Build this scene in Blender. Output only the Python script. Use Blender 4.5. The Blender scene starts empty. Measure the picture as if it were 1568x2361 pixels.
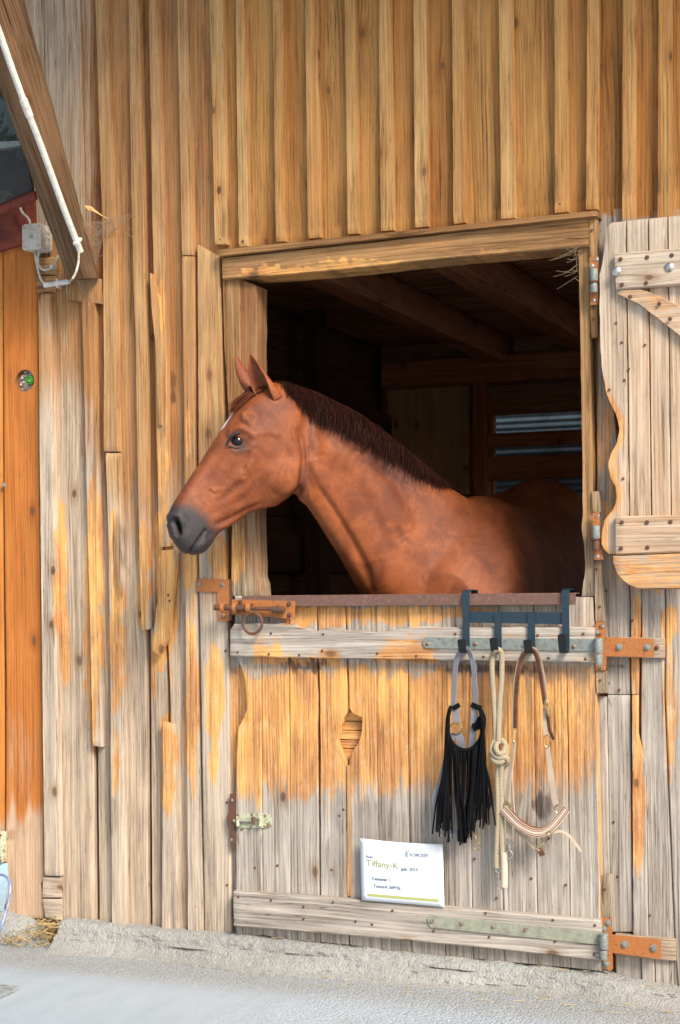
import bpy, bmesh, math, random
import numpy as np
from mathutils import Vector, Matrix, noise
from mathutils.bvhtree import BVHTree
random.seed(7)
R_ = math.radians
sc = bpy.context.scene
col = sc.collection

# ------------------------------------------------------------ camera
FPX, CXP, CYP = 3600.0, 784.0, 1343.0       # traced in a 1568 x 2360 grid
TH, ROLL = R_(22.0), 0.012
Fv = Vector((-math.sin(TH), math.cos(TH), 0)); Rv0 = Vector((math.cos(TH), math.sin(TH), 0)); Uv0 = Vector((0, 0, 1))
Rv = Rv0*math.cos(ROLL) - Uv0*math.sin(ROLL); Uv = Uv0*math.cos(ROLL) + Rv0*math.sin(ROLL)
CAM = Vector((5*math.sin(TH), -5*math.cos(TH), 1.23))
cd = bpy.data.cameras.new('camera'); cam = bpy.data.objects.new('camera', cd); col.objects.link(cam)
m = Matrix((Rv, Uv, -Fv)).transposed().to_4x4(); m.translation = CAM; cam.matrix_world = m
cd.sensor_fit = 'HORIZONTAL'; cd.sensor_width = 15.68; cd.lens = 36.0
cd.shift_y = (CYP-1180)/1568; cd.clip_end = 500; cd.clip_start = .05
sc.camera = cam

# ------------------------------------------------------------ light
SUN_EL, SUN_AZ = R_(40), R_(-38)            # azimuth of the sun seen from the scene, from +x
w = bpy.data.worlds.new('World'); sc.world = w; w.use_nodes = True
wt = w.node_tree; sky = wt.nodes.new('ShaderNodeTexSky'); sky.sky_type = 'NISHITA'; sky.sun_disc = False
sky.sun_elevation = SUN_EL; sky.sun_rotation = math.pi/2 - SUN_AZ
sky.dust_density = 2.5; sky.air_density = 1.0
wt.links.new(sky.outputs[0], wt.nodes['Background'].inputs[0]); wt.nodes['Background'].inputs[1].default_value = 0.12
sd = bpy.data.lights.new('sun', 'SUN'); sun = bpy.data.objects.new('sun', sd); col.objects.link(sun)
sd.energy = 3.2; sd.angle = R_(20); sd.color = (1, .93, .83)
sdir = Vector((math.cos(SUN_AZ)*math.cos(SUN_EL), math.sin(SUN_AZ)*math.cos(SUN_EL), math.sin(SUN_EL)))
sun.rotation_euler = sdir.to_track_quat('Z', 'Y').to_euler(); sun.location = (0, -6, 8)
sc.view_settings.view_transform = 'Standard'; sc.view_settings.look = 'None'
sc.view_settings.exposure = 0.62; sc.view_settings.gamma = 1

# ------------------------------------------------------------ tracing: a ray through a grid point, met by a real plane
def ray(X, Y): return Fv + Rv*((X-CXP)/FPX) + Uv*((CYP-Y)/FPX)
def at(X, Y, y=0.0): d = ray(X, Y); return CAM + d*((y-CAM.y)/d.y)
def atx(X, Y, x): d = ray(X, Y); return CAM + d*((x-CAM.x)/d.x)
def atz(X, Y, z): d = ray(X, Y); return CAM + d*((z-CAM.z)/d.z)
def atd(X, Y, D): return CAM + ray(X, Y)*D
def proj(p):
    v = Vector(p)-CAM; d = v.dot(Fv); return (CXP+FPX*v.dot(Rv)/d, CYP-FPX*v.dot(Uv)/d)
def lerp(a, b, t): return a+(b-a)*t
def sst(a, b, x):
    t = min(1, max(0, (x-a)/(b-a))); return t*t*(3-2*t)
def interp(pl, k, i=0, j=1):
    s = 1 if pl[-1][j] >= pl[0][j] else -1
    if (k-pl[0][j])*s <= 0: return pl[0][i]
    for a, b in zip(pl, pl[1:]):
        if (b[j]-k)*s >= 0:
            return lerp(a[i], b[i], (k-a[j])/(b[j]-a[j])) if b[j] != a[j] else b[i]
    return pl[-1][i]
def N3(x, y, z=0): return noise.noise(Vector((x, y, z)))

# ------------------------------------------------------------ scene graph helpers
def tag(o, label=None, cat=None, group=None, kind=None):
    if label: o['label'] = label
    if cat: o['category'] = cat
    if group: o['group'] = group
    if kind: o['kind'] = kind
    return o
def thing(name, label, cat, loc=(0, 0, 0), group=None, kind=None):
    o = bpy.data.objects.new(name, None); col.objects.link(o); o.location = loc; o.empty_display_size = .05
    return tag(o, label, cat, group, kind)
def addobj(name, me, mat=None, parent=None, label=None):
    o = bpy.data.objects.new(name, me); col.objects.link(o)
    if mat is not None and not me.materials: me.materials.append(mat)
    if parent is not None:
        o.parent = parent; loc = Vector((0, 0, 0)); p = parent
        while p: loc += p.location; p = p.parent
        o.location = -loc
    if label: o['label'] = label
    return o

class MB:
    """collects vertices and faces with grain coordinates and wear values"""
    def __init__(s): s.v = []; s.f = []; s.g = []; s.w = []
    def vert(s, p, g=None, w=(0, 0, 0, .5)):
        s.v.append(tuple(p)); s.g.append(g if g else (p[0], p[2], 0)); s.w.append(w); return len(s.v)-1
    def ring(s, a, b, closed=True):
        n = len(a)
        for i in range(n if closed else n-1):
            j = (i+1) % n; s.f.append((a[i], a[j], b[j], b[i]))
    def box(s, lo, hi, long='z', rid=None, w=(0, 0, 0, .5), ch=.003, M=None):
        lo = Vector(lo); hi = Vector(hi); rid = random.random() if rid is None else rid
        ax = 'xyz'.index(long); o = [i for i in range(3) if i != ax]
        c = (ch, 0)
        prof = []
        a0, a1, b0, b1 = lo[o[0]], hi[o[0]], lo[o[1]], hi[o[1]]
        prof = [(a0+ch, b0), (a1-ch, b0), (a1, b0+ch), (a1, b1-ch), (a1-ch, b1), (a0+ch, b1), (a0, b1-ch), (a0, b0+ch)]
        L = hi[ax]-lo[ax]; n = max(1, int(L/.25)); rows = []
        for k in range(n+1):
            t = lo[ax]+L*k/n; row = []
            u = 0
            for i, (a, b) in enumerate(prof):
                p = [0, 0, 0]; p[ax] = t; p[o[0]] = a; p[o[1]] = b
                q = Vector(p)
                g = (a+b*1.03+rid*7, t, rid*13)
                if M: q = M @ q
                row.append(s.vert(q, g, (w[0], w[1], w[2], rid)))
            rows.append(row)
        for a, b in zip(rows, rows[1:]): s.ring(a, b)
        s.f.append(tuple(rows[0][::-1])); s.f.append(tuple(rows[-1]))
    def strip(s, A, B, depth, thick, key='y', step=.014, nt=7, ch=.003, bow=.0012, edge=.0004, rid=None, wf=None, warp=0):
        """a board between two traced edges, lying in a vertical plane parallel to the wall (depth may vary)"""
        j = 1 if key == 'y' else 0; i = 1-j
        rid = random.random() if rid is None else rid
        dp = depth if callable(depth) else (lambda X, Y: depth)
        def P(pl, t):
            k = lerp(pl[0][j], pl[-1][j], t); o = interp(pl, k, i, j); return (o, k) if j == 1 else (k, o)
        e0 = P(A, 0); e1 = P(A, 1)
        L = (at(*e0, dp(*e0))-at(*e1, dp(*e1))).length; n = max(2, int(L/step)); rows = []
        ts = [0, .04] + [q/nt for q in range(1, nt)] + [.96, 1]
        for r in range(n+1):
            t = r/n; a = P(A, t); b = P(B, t); row = []; V = L*t
            pa = at(*a, dp(*a)); pb = at(*b, dp(*b)); W = (pb-pa).length; ax = (pb-pa).normalized() if W > 0 else Vector((1, 0, 0))
            ja = edge*N3(V*22, rid*50, 1)*2+edge*N3(V*90, rid*50, 7); jb = edge*N3(V*22, rid*50, 3)*2+edge*N3(V*90, rid*50, 9)
            pa = pa+ax*ja; pb = pb+ax*jb
            wav = warp*N3(V*3, rid*30, 2)
            endch = ch if (r == 0 or r == n) else 0
            for q, tt in enumerate([0]+ts+[1]):
                p = pa.lerp(pb, tt)
                X = lerp(a[0], b[0], tt); Y = lerp(a[1], b[1], tt)
                y = p.y+bow*N3(tt*3, V*8, rid*40)+wav
                U = W*tt
                if q == 0 or q == len(ts)+1: y = p.y+thick; U += (-thick if q == 0 else thick)
                elif q == 1 or q == len(ts): y += ch
                y += endch if 0 < q < len(ts)+1 else 0
                ww = wf(X, Y, rid) if wf else (0, 0, 0)
                gu, gv = ((p.x, -p.z) if key == 'y' else (p.z, p.x)); gu += (-thick if q == 0 else thick if q == len(ts)+1 else 0)
                row.append(s.vert((p.x, y, p.z), (gu+rid*7, gv, rid*13), (ww[0], ww[1], ww[2], rid)))
            rows.append(row)
        for a, b in zip(rows, rows[1:]): s.ring(a, b)
        s.f.append(tuple(rows[0][::-1])); s.f.append(tuple(rows[-1]))
    def tube(s, pts, r, seg=10, closed=False, cap=True, rid=.5, w=(0, 0, 0)):
        pts = [Vector(p) for p in pts]; n = len(pts); rr = r if isinstance(r, (list, tuple)) else [r]*n
        rows = []; up = None; V = 0
        for k in range(n):
            if closed: t = pts[(k+1) % n]-pts[k-1]
            else: t = pts[min(n-1, k+1)]-pts[max(0, k-1)]
            t = t.normalized() if t.length > 1e-9 else Vector((0, 0, 1))
            if up is None:
                up = Vector((0, 1, 0)) if abs(t.y) < .9 else Vector((1, 0, 0))
            up = (up-t*up.dot(t)).normalized(); b = t.cross(up)
            if k: V += (pts[k]-pts[k-1]).length
            rows.append([s.vert(pts[k]+(up*math.cos(2*math.pi*q/seg)+b*math.sin(2*math.pi*q/seg))*rr[k], (q/seg*6.283*rr[k], V, rid), (*w, rid)) for q in range(seg)])
        for a, b in zip(rows, rows[1:]): s.ring(a, b)
        if closed: s.ring(rows[-1], rows[0])
        elif cap: s.f.append(tuple(rows[0][::-1])); s.f.append(tuple(rows[-1]))
    def ribbon(s, pts, width, th, nrm=(0, -1, 0), rid=.5, twist=None, closed=False, across=5, w=(0, 0, 0)):
        """flat strap along pts; its width lies across both the path and nrm (nrm may be one per point)"""
        pts = [Vector(p) for p in pts]; n = len(pts); rows = []; V = 0
        for k in range(n):
            t = (pts[min(n-1, k+1)]-pts[max(0, k-1)]); t = t.normalized() if t.length > 1e-9 else Vector((0, 0, -1))
            nn = Vector(nrm[k]) if isinstance(nrm, list) else Vector(nrm)
            b = t.cross(nn); b = b.normalized() if b.length > 1e-6 else Vector((1, 0, 0)); nn = b.cross(t).normalized()
            W = width[k] if isinstance(width, (list, tuple)) else width
            if k: V += (pts[k]-pts[k-1]).length
            row = []
            for q in range(across): u = -.5+q/(across-1); row.append(s.vert(pts[k]+b*W*u+nn*th/2, (W*u, V, rid), (*w, rid)))
            for q in range(across)[::-1]: u = -.5+q/(across-1); row.append(s.vert(pts[k]+b*W*u-nn*th/2, (W*u, V, rid), (*w, rid)))
            rows.append(row)
        for a, b in zip(rows, rows[1:]): s.ring(a, b)
        if closed: s.ring(rows[-1], rows[0])
        else: s.f.append(tuple(rows[0][::-1])); s.f.append(tuple(rows[-1]))
    def lathe(s, c, axis, prof, seg=20, rid=.5):
        """prof: (radius, height along axis)"""
        c = Vector(c); ax = Vector(axis).normalized(); u = ax.orthogonal().normalized(); v = ax.cross(u); rows = []
        for r, h in prof: rows.append([s.vert(c+ax*h+(u*math.cos(2*math.pi*q/seg)+v*math.sin(2*math.pi*q/seg))*r, None, (0, 0, 0, rid)) for q in range(seg)])
        for a, b in zip(rows, rows[1:]): s.ring(a, b)
        s.f.append(tuple(rows[0][::-1])); s.f.append(tuple(rows[-1]))
    def plate(s, poly, depth, thick, rid=.5):
        """flat plate from a traced outline, front at depth"""
        f = [s.vert(at(X, Y, depth), None, (0, 0, 0, rid)) for X, Y in poly]; b = [s.vert(Vector(s.v[k])+Vector((0, thick, 0)), None, (0, 0, 0, rid)) for k in f]
        s.f.append(tuple(f)); s.f.append(tuple(b[::-1])); s.ring(b, f)
    def mesh(s, name, smooth=35):
        me = bpy.data.meshes.new(name); me.from_pydata(s.v, [], s.f)
        a = me.attributes.new('guv', 'FLOAT_VECTOR', 'POINT'); a.data.foreach_set('vector', np.array(s.g, dtype=np.float32).ravel())
        a = me.attributes.new('wear', 'FLOAT_COLOR', 'POINT'); a.data.foreach_set('color', np.array(s.w, dtype=np.float32).ravel())
        bm = bmesh.new(); bm.from_mesh(me); bmesh.ops.recalc_face_normals(bm, faces=bm.faces); bm.to_mesh(me); bm.free()
        if smooth: me.shade_smooth(); me.set_sharp_from_angle(angle=R_(smooth))
        me.update(); return me
    def build(s, name, mat, parent=None, smooth=35, label=None): return addobj(name, s.mesh(name, smooth), mat, parent, label)

def cr(pts, n=8):
    """Catmull-Rom through points"""
    pts = [Vector(p) for p in pts]; out = []
    for k in range(len(pts)-1):
        p0 = pts[max(0, k-1)]; p1 = pts[k]; p2 = pts[k+1]; p3 = pts[min(len(pts)-1, k+2)]
        for q in range(n):
            t = q/n; out.append(.5*((2*p1)+(p2-p0)*t+(2*p0-5*p1+4*p2-p3)*t*t+(3*p1-p0-3*p2+p3)*t**3))
    out.append(pts[-1]); return out

# ------------------------------------------------------------ materials
class NT:
    def __init__(s, name):
        s.m = bpy.data.materials.new(name); s.m.use_nodes = True; s.t = s.m.node_tree; s.b = s.t.nodes['Principled BSDF']
    def n(s, t, **k):
        o = s.t.nodes.new(t)
        for a, b in k.items(): setattr(o, a, b)
        return o
    def put(s, sock, v):
        if isinstance(v, bpy.types.NodeSocket): s.t.links.new(v, sock)
        elif v is not None:
            try: sock.default_value = v
            except Exception: sock.default_value = (*v, 1) if len(v) == 3 else v
    def m2(s, op, a, b=None, c=None, clamp=False):
        o = s.n('ShaderNodeMath', operation=op, use_clamp=clamp); s.put(o.inputs[0], a); s.put(o.inputs[1], b); s.put(o.inputs[2], c); return o.outputs[0]
    def vm(s, op, a, b=None):
        o = s.n('ShaderNodeVectorMath', operation=op); s.put(o.inputs[0], a); s.put(o.inputs[1], b); return o.outputs[0]
    def mix(s, f, a, b, bt='MIX'):
        o = s.n('ShaderNodeMix', data_type='RGBA', blend_type=bt); o.clamp_factor = True
        s.put(o.inputs[0], f); s.put(o.inputs[6], a if not isinstance(a, tuple) else (*a, 1)); s.put(o.inputs[7], b if not isinstance(b, tuple) else (*b, 1)); return o.outputs[2]
    def noise(s, vec, scale=5, detail=3, rough=.55, dist=0, out=0):
        o = s.n('ShaderNodeTexNoise'); s.put(o.inputs['Vector'], vec)
        s.put(o.inputs['Scale'], scale); s.put(o.inputs['Detail'], detail); s.put(o.inputs['Roughness'], rough); s.put(o.inputs['Distortion'], dist); return o.outputs[out]
    def mr(s, v, a, b, c=0, d=1, smooth=False):
        o = s.n('ShaderNodeMapRange'); o.interpolation_type = 'SMOOTHSTEP' if smooth else 'LINEAR'
        for k, x in enumerate((v, a, b, c, d)): s.put(o.inputs[k], x)
        return o.outputs[0]
    def xyz(s, v):
        o = s.n('ShaderNodeSeparateXYZ'); s.put(o.inputs[0], v); return o.outputs
    def rgb(s, v):
        o = s.n('ShaderNodeSeparateColor'); s.put(o.inputs[0], v); return o.outputs
    def comb(s, x, y, z):
        o = s.n('ShaderNodeCombineXYZ'); s.put(o.inputs[0], x); s.put(o.inputs[1], y); s.put(o.inputs[2], z); return o.outputs[0]
    def attr(s, name): return s.n('ShaderNodeAttribute', attribute_name=name)
    def pos(s): return s.n('ShaderNodeNewGeometry').outputs['Position']
    def bump(s, h, strength=.3, dist=.002):
        o = s.n('ShaderNodeBump'); s.put(o.inputs['Strength'], strength); s.put(o.inputs['Distance'], dist); s.put(o.inputs['Height'], h)
        s.t.links.new(o.outputs[0], s.b.inputs['Normal']); return o
    def set(s, **k):
        for a, v in k.items():
            nm = {'base': 'Base Color', 'rough': 'Roughness', 'metal': 'Metallic', 'sheen': 'Sheen Weight', 'alpha': 'Alpha', 'spec': 'Specular IOR Level', 'coat': 'Coat Weight', 'trans': 'Transmission Weight'}[a]
            s.put(s.b.inputs[nm], v if not isinstance(v, tuple) else (*v, 1))
        return s.m

def wood(name, ca, cb, grey=(.42, .37, .32), fresh=(.95, .50, .14), dark=(.06, .035, .02), contrast=1.0, knots=1.0, rough=.78):
    n = NT(name); g = n.xyz(n.attr('guv').outputs['Vector']); at_ = n.attr('wear'); wr = n.rgb(at_.outputs['Color']); rid = at_.outputs['Alpha']
    u, v, z = g[0], g[1], g[2]
    # knots: sparse cells, stretched along the grain
    kv = n.comb(n.m2('ADD', n.m2('MULTIPLY', u, 7.5), n.m2('MULTIPLY', z, 3.7)), n.m2('MULTIPLY', v, 4.2), 0)
    vo = n.n('ShaderNodeTexVoronoi', voronoi_dimensions='2D', feature='F1'); n.put(vo.inputs['Vector'], kv); n.put(vo.inputs['Scale'], 1.0)
    kd = vo.outputs['Distance']
    swirl = n.m2('MULTIPLY', n.m2('MULTIPLY', n.mr(kd, .42, 0, 0, 1, True), n.m2('GREATER_THAN', n.rgb(vo.outputs['Color'])[0], .90-.13*knots)), .009*knots)
    low = n.noise(n.comb(n.m2('MULTIPLY', u, 5), n.m2('MULTIPLY', v, .9), z), 1, 2, .5)
    uu = n.m2('ADD', n.m2('ADD', u, swirl), n.m2('MULTIPLY', low, .045))
    ring = n.m2('SINE', n.m2('MULTIPLY', uu, 6.283*85))
    ring2 = n.m2('SINE', n.m2('MULTIPLY', uu, 6.283*31))
    fib = n.noise(n.comb(n.m2('MULTIPLY', u, 260), n.m2('MULTIPLY', v, 5), z), 1, 4, .75)
    grn = n.noise(n.comb(n.m2('MULTIPLY', uu, 55), n.m2('MULTIPLY', v, 2.0), z), 1, 6, .72, .15)
    blot = n.noise(n.comb(n.m2('MULTIPLY', u, 9), n.m2('MULTIPLY', v, 2.5), n.m2('ADD', z, 4.3)), 1, 4, .6, .5)
    speck = n.noise(n.comb(n.m2('MULTIPLY', u, 150), n.m2('MULTIPLY', v, 60), z), 1, 2, .5)
    base = n.mix(n.mr(n.m2('ADD', n.m2('MULTIPLY', rid, .85), n.m2('MULTIPLY', blot, .5)), .25, .95), ca, cb)
    hue = n.noise(n.comb(n.m2('MULTIPLY', uu, 20), n.m2('MULTIPLY', v, 1.1), n.m2('ADD', z, 6.1)), 1, 4, .7)
    base = n.mix(n.mr(hue, .48, .66, 0, .6), base, n.mix(1.0, base, (1.02, .76, .56), 'MULTIPLY'))
    base = n.mix(n.mr(hue, .46, .32, 0, .5), base, n.mix(1.0, base, (1.12, 1.16, 1.30), 'MULTIPLY'))
    gm = n.m2('ADD', wr[1], n.m2('MULTIPLY', n.m2('SUBTRACT', n.m2('ADD', grn, blot), 1.0), .9))
    gfac = n.m2('MULTIPLY', n.mr(gm, .25, .8, 0, 1, True), n.mr(wr[1], 0, .15, 0, 1))
    greyc = n.mix(n.mr(grn, .35, .65), tuple(x*.8 for x in grey), (grey[0]*1.12, grey[1]*1.1, grey[2]*1.05))
    c = n.mix(gfac, base, greyc)
    # fresh wood where the surface is worn away, with a ragged edge along the grain
    rag = n.noise(n.comb(n.m2('MULTIPLY', u, 75), n.m2('MULTIPLY', v, 11), n.m2('ADD', z, 5.5)), 1, 5, .75)
    om = n.m2('ADD', n.m2('ADD', wr[0], n.m2('MULTIPLY', n.m2('SUBTRACT', rag, .5), 1.1)), n.m2('ADD', n.m2('MULTIPLY', n.m2('SUBTRACT', n.m2('ADD', grn, n.m2('MULTIPLY', blot, 1.2)), 1.1), .9), n.m2('MULTIPLY', n.m2('SUBTRACT', fib, .5), .8)))
    of = n.m2('MULTIPLY', n.mr(om, .22, .54, 0, 1, True), n.mr(wr[0], 0.02, .2, 0, 1))
    pt = n.noise(n.comb(n.m2('MULTIPLY', u, 34), n.m2('MULTIPLY', v, 16), z), 1, 5, .7, .3)
    fr = n.mix(n.mr(blot, .36, .64), fresh, (fresh[0]*.74, fresh[1]*.66, fresh[2]*.9))
    fr = n.mix(n.mr(pt, .50, .66, 0, .5), fr, (fresh[0]*.95, fresh[1]*1.2, fresh[2]*2.2))
    of = n.m2('MULTIPLY', of, n.mr(n.m2('ADD', pt, n.m2('MULTIPLY', wr[0], .28)), .40, .56, .5, 1))
    c = n.mix(n.m2('MULTIPLY', of, .92), c, fr)
    # dark stains and painted shade
    dm = n.m2('ADD', wr[2], n.m2('ADD', n.m2('MULTIPLY', n.m2('SUBTRACT', fib, .5), 1.6), n.m2('MULTIPLY', n.m2('SUBTRACT', grn, .5), 2.2)))
    df = n.m2('MULTIPLY', n.mr(dm, .28, .95, 0, .85, True), n.mr(wr[2], 0, .15, 0, 1))
    c = n.mix(df, c, dark)
    # annual rings and fibres
    sh = n.m2('ADD', n.m2('MULTIPLY', n.mr(ring, -1, 1, 0, .16*contrast), n.mr(blot, .35, .6)), n.mr(ring2, -1, 1, 0, .09*contrast))
    sh = n.m2('ADD', sh, n.mr(fib, .32, .62, .34*contrast, 0))
    sh = n.m2('ADD', sh, n.mr(grn, .34, .56, .15*contrast, 0))
    sh = n.m2('ADD', sh, n.mr(speck, .62, .75, 0, .14*contrast))
    sh = n.m2('ADD', sh, n.mr(blot, .42, .68, 0, .12*contrast)); sh = n.m2('ADD', sh, n.mr(n.noise(n.comb(n.m2('MULTIPLY', u, 22), n.m2('MULTIPLY', v, .7), n.m2('ADD', z, 2.2)), 1, 4, .65), .5, .66, 0, .12*contrast))
    cracks = n.noise(n.comb(n.m2('MULTIPLY', uu, 95), n.m2('MULTIPLY', v, 1.3), n.m2('ADD', z, 9)), 1, 3, .55)
    ck = n.mr(n.m2('ABSOLUTE', n.m2('SUBTRACT', cracks, .5)), 0, .012, 1, 0)
    ck = n.m2('MULTIPLY', ck, n.mr(blot, .42, .52))
    fine = n.noise(n.comb(n.m2('MULTIPLY', uu, 150), n.m2('MULTIPLY', v, 2.2), n.m2('ADD', z, 3.3)), 1, 2, .5)
    sh = n.m2('ADD', sh, n.mr(fine, .56, .70, 0, .30*contrast)); sh = n.m2('SUBTRACT', sh, n.mr(fine, .44, .30, 0, .10*contrast))
    sh = n.m2('ADD', sh, n.m2('MULTIPLY', ck, .55*contrast))
    c = n.mix(1.0, c, n.mix(sh, (1.08, 1.08, 1.08), (.25, .2, .16)), 'MULTIPLY')
    # knots
    kc = n.rgb(vo.outputs['Color']); on = n.m2('GREATER_THAN', kc[0], .90-.13*knots)
    kn = n.m2('MULTIPLY', n.mr(kd, n.mr(kc[1], 0, 1, .05, .115), .04, 0, 1, True), on)
    halo = n.m2('MULTIPLY', n.mr(kd, .26, .06, 0, .45, True), on)
    c = n.mix(halo, c, n.mix(1.0, c, (.62, .42, .3), 'MULTIPLY'))
    kt = n.noise(n.comb(n.m2('MULTIPLY', u, 300), n.m2('MULTIPLY', v, 300), z), 1, 3, .7)
    c = n.mix(n.m2('MULTIPLY', kn, n.mr(kt, .3, .6, .55, .95)), c, n.mix(kc[2], (.085, .045, .022), (.20, .11, .055)))
    h = n.m2('ADD', n.m2('MULTIPLY', ring, .25), n.m2('ADD', n.m2('MULTIPLY', fib, 1.4), n.m2('MULTIPLY', grn, .7)))
    h = n.m2('SUBTRACT', h, n.m2('MULTIPLY', ck, 1.2))
    n.bump(h, .5, .0018)
    return n.set(base=c, rough=rough, spec=.25)

def metal(name, c, rust=None, amt=.5, rough=.5, metallic=.6, scale=40, spots=None):
    n = NT(name); p = n.pos(); a = n.noise(p, scale, 4, .65); b = n.noise(p, scale*4, 3, .6)
    base = n.mix(n.mr(b, .3, .7), tuple(x*.8 for x in c), tuple(min(1, x*1.15) for x in c)); f = 0
    if rust:
        f = n.mr(n.m2('ADD', a, n.m2('MULTIPLY', b, .3)), .65+.25*(.5-amt), .72+.25*(.5-amt)); base = n.mix(f, base, rust)
    n.bump(n.m2('ADD', a, b), .4, .0012)
    return n.set(base=base, rough=n.mr(a, .3, .7, rough-.1, rough+.15), metal=metallic)
def cloth(name, c, c2=None, scale=700, rough=.85, sheen=.1, ws=.35, spec=.5):
    n = NT(name); g = n.attr('guv').outputs['Vector']
    a = n.noise(g, scale, 2, .5); b = n.noise(n.pos(), 25, 4, .6)
    c2 = c2 or tuple(x*.65 for x in c)
    n.bump(a, ws, .001)
    return n.set(base=n.mix(n.mr(n.m2('ADD', n.m2('MULTIPLY', a, .5), n.m2('MULTIPLY', b, .6)), .35, .75), c2, c), rough=rough, sheen=sheen, spec=spec)
GOLD = wood('gold_wood', (.56, .30, .095), (.43, .20, .056), dark=(.16, .07, .03))
GOLD_L = wood('pale_gold_wood', (.69, .44, .19), (.58, .31, .105), contrast=.9, knots=.6, dark=(.16, .08, .035))
LEFTW = wood('left_wood', (.50, .275, .115), (.37, .175, .068), grey=(.60, .475, .355), knots=.6, dark=(.10, .05, .03))
LEFTB = wood('left_batten_wood', (.62, .385, .18), (.50, .265, .11), grey=(.63, .52, .41), knots=.6, dark=(.12, .06, .035))
DOORW = wood('door_wood', (.56, .36, .20), (.48, .27, .13), grey=(.54, .49, .435), contrast=1.05, knots=.6, dark=(.085, .055, .05), fresh=(.96, .50, .14))
FRAMEW = wood('frame_wood', (.48, .28, .12), (.38, .20, .08), grey=(.44, .36, .26), contrast=1.15)
JAMBW = wood('jamb_wood', (.36, .19, .085), (.27, .13, .058), grey=(.46, .37, .26), contrast=1.1)
UPDOOR = wood('upper_door_wood', (.66, .50, .36), (.58, .39, .24), grey=(.68, .57, .45), contrast=.9, knots=.4)
ORANGE = wood('orange_wood', (.66, .275, .065), (.56, .19, .04), grey=(.62, .42, .28), contrast=.7, knots=.6, dark=(.22, .05, .02))
BRACEW = wood('brace_wood', (.29, .18, .10), (.20, .12, .062), contrast=1.4, knots=.6)
INNER = wood('inner_wood', (.60, .33, .18), (.45, .23, .12), contrast=1.1)
INDARK = wood('dark_inner_wood', (.17, .085, .045), (.10, .05, .028), contrast=1.1)  # inner wood in a darker tone, for the left side wall
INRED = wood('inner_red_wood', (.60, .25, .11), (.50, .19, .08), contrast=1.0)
PLY = wood('plywood', (.70, .46, .24), (.60, .38, .19), contrast=.6, knots=.3)
ORMETAL = metal('orange_paint', (.44, .155, .04), (.14, .055, .03), .06, .65, 0.0, 110)
RUST = metal('rusty_iron', (.13, .07, .05), (.20, .075, .03), .5, .65, .3, 50)
BROWNST = metal('brown_steel', (.17, .088, .065), (.22, .125, .095), .35, .5, .1, 60)
GALV = metal('galvanised_steel', (.27, .30, .28), (.20, .19, .15), .3, .6, .3, 90)
GALVG = metal('dull_green_steel', (.34, .35, .26), (.26, .25, .2), .4, .7, .1, 30)
PALEG = metal('pale_green_paint', (.50, .53, .36), (.2, .12, .07), .33, .6, 0, 50)
BOLTM = metal('bolt_head', (.38, .33, .28), (.22, .10, .05), .5, .5, .5, 90)
BLUEBK = metal('blue_black_paint', (.022, .045, .065), None, 0, .38, .2, 60)
BLACKP = metal('black_dip', (.006, .006, .007), None, 0, .35, 0, 60)
BRASS = metal('brass', (.55, .42, .22), (.25, .16, .08), .4, .35, .9, 60)
CHROME = metal('nickel', (.62, .60, .55), (.3, .22, .15), .35, .3, .9, 60)
WHITEP = metal('white_plastic', (.74, .72, .65), (.60, .56, .48), .12, .5, 0, 18)
GREYP = metal('grey_plastic', (.58, .55, .47), (.44, .41, .34), .12, .6, 0, 25)
CABLE = metal('cable_sheath', (.56, .53, .43), (.38, .34, .26), .4, .6, 0, 30)
GREYWEB = cloth('grey_webbing', (.26, .27, .30), (.17, .18, .20))
BLACKCL = cloth('black_fabric', (.008, .008, .009), (.004, .004, .005), rough=.9, sheen=.0, spec=.12)
BEIGEWEB = cloth('beige_webbing', (.54, .44, .33), (.40, .31, .22))
LEATHER = metal('brown_leather', (.20, .075, .035), (.12, .045, .022), .45, .5, 0, 40)
NYLON = cloth('cream_padding', (.66, .55, .44), (.50, .40, .31))
def _rope():
    n = NT('braided_rope'); g = n.xyz(n.attr('guv').outputs['Vector'])
    a = n.m2('SINE', n.m2('MULTIPLY', n.m2('ADD', n.m2('MULTIPLY', g[0], 1.5), g[1]), 700)); b = n.m2('SINE', n.m2('MULTIPLY', n.m2('SUBTRACT', n.m2('MULTIPLY', g[0], 1.5), g[1]), 700))
    h = n.m2('MAXIMUM', a, b); k = n.noise(n.pos(), 90, 3, .6); d = n.noise(n.pos(), 9, 3, .6)
    c = n.mix(n.mr(h, -.3, .8), (.28, .21, .12), n.mix(d, (.46, .38, .25), (.64, .55, .40)))
    c = n.mix(n.mr(k, .66, .72, 0, .7), c, (.16, .15, .11)); n.bump(h, .8, .0015)
    return n.set(base=c, rough=.9)
ROPE = _rope()
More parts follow.
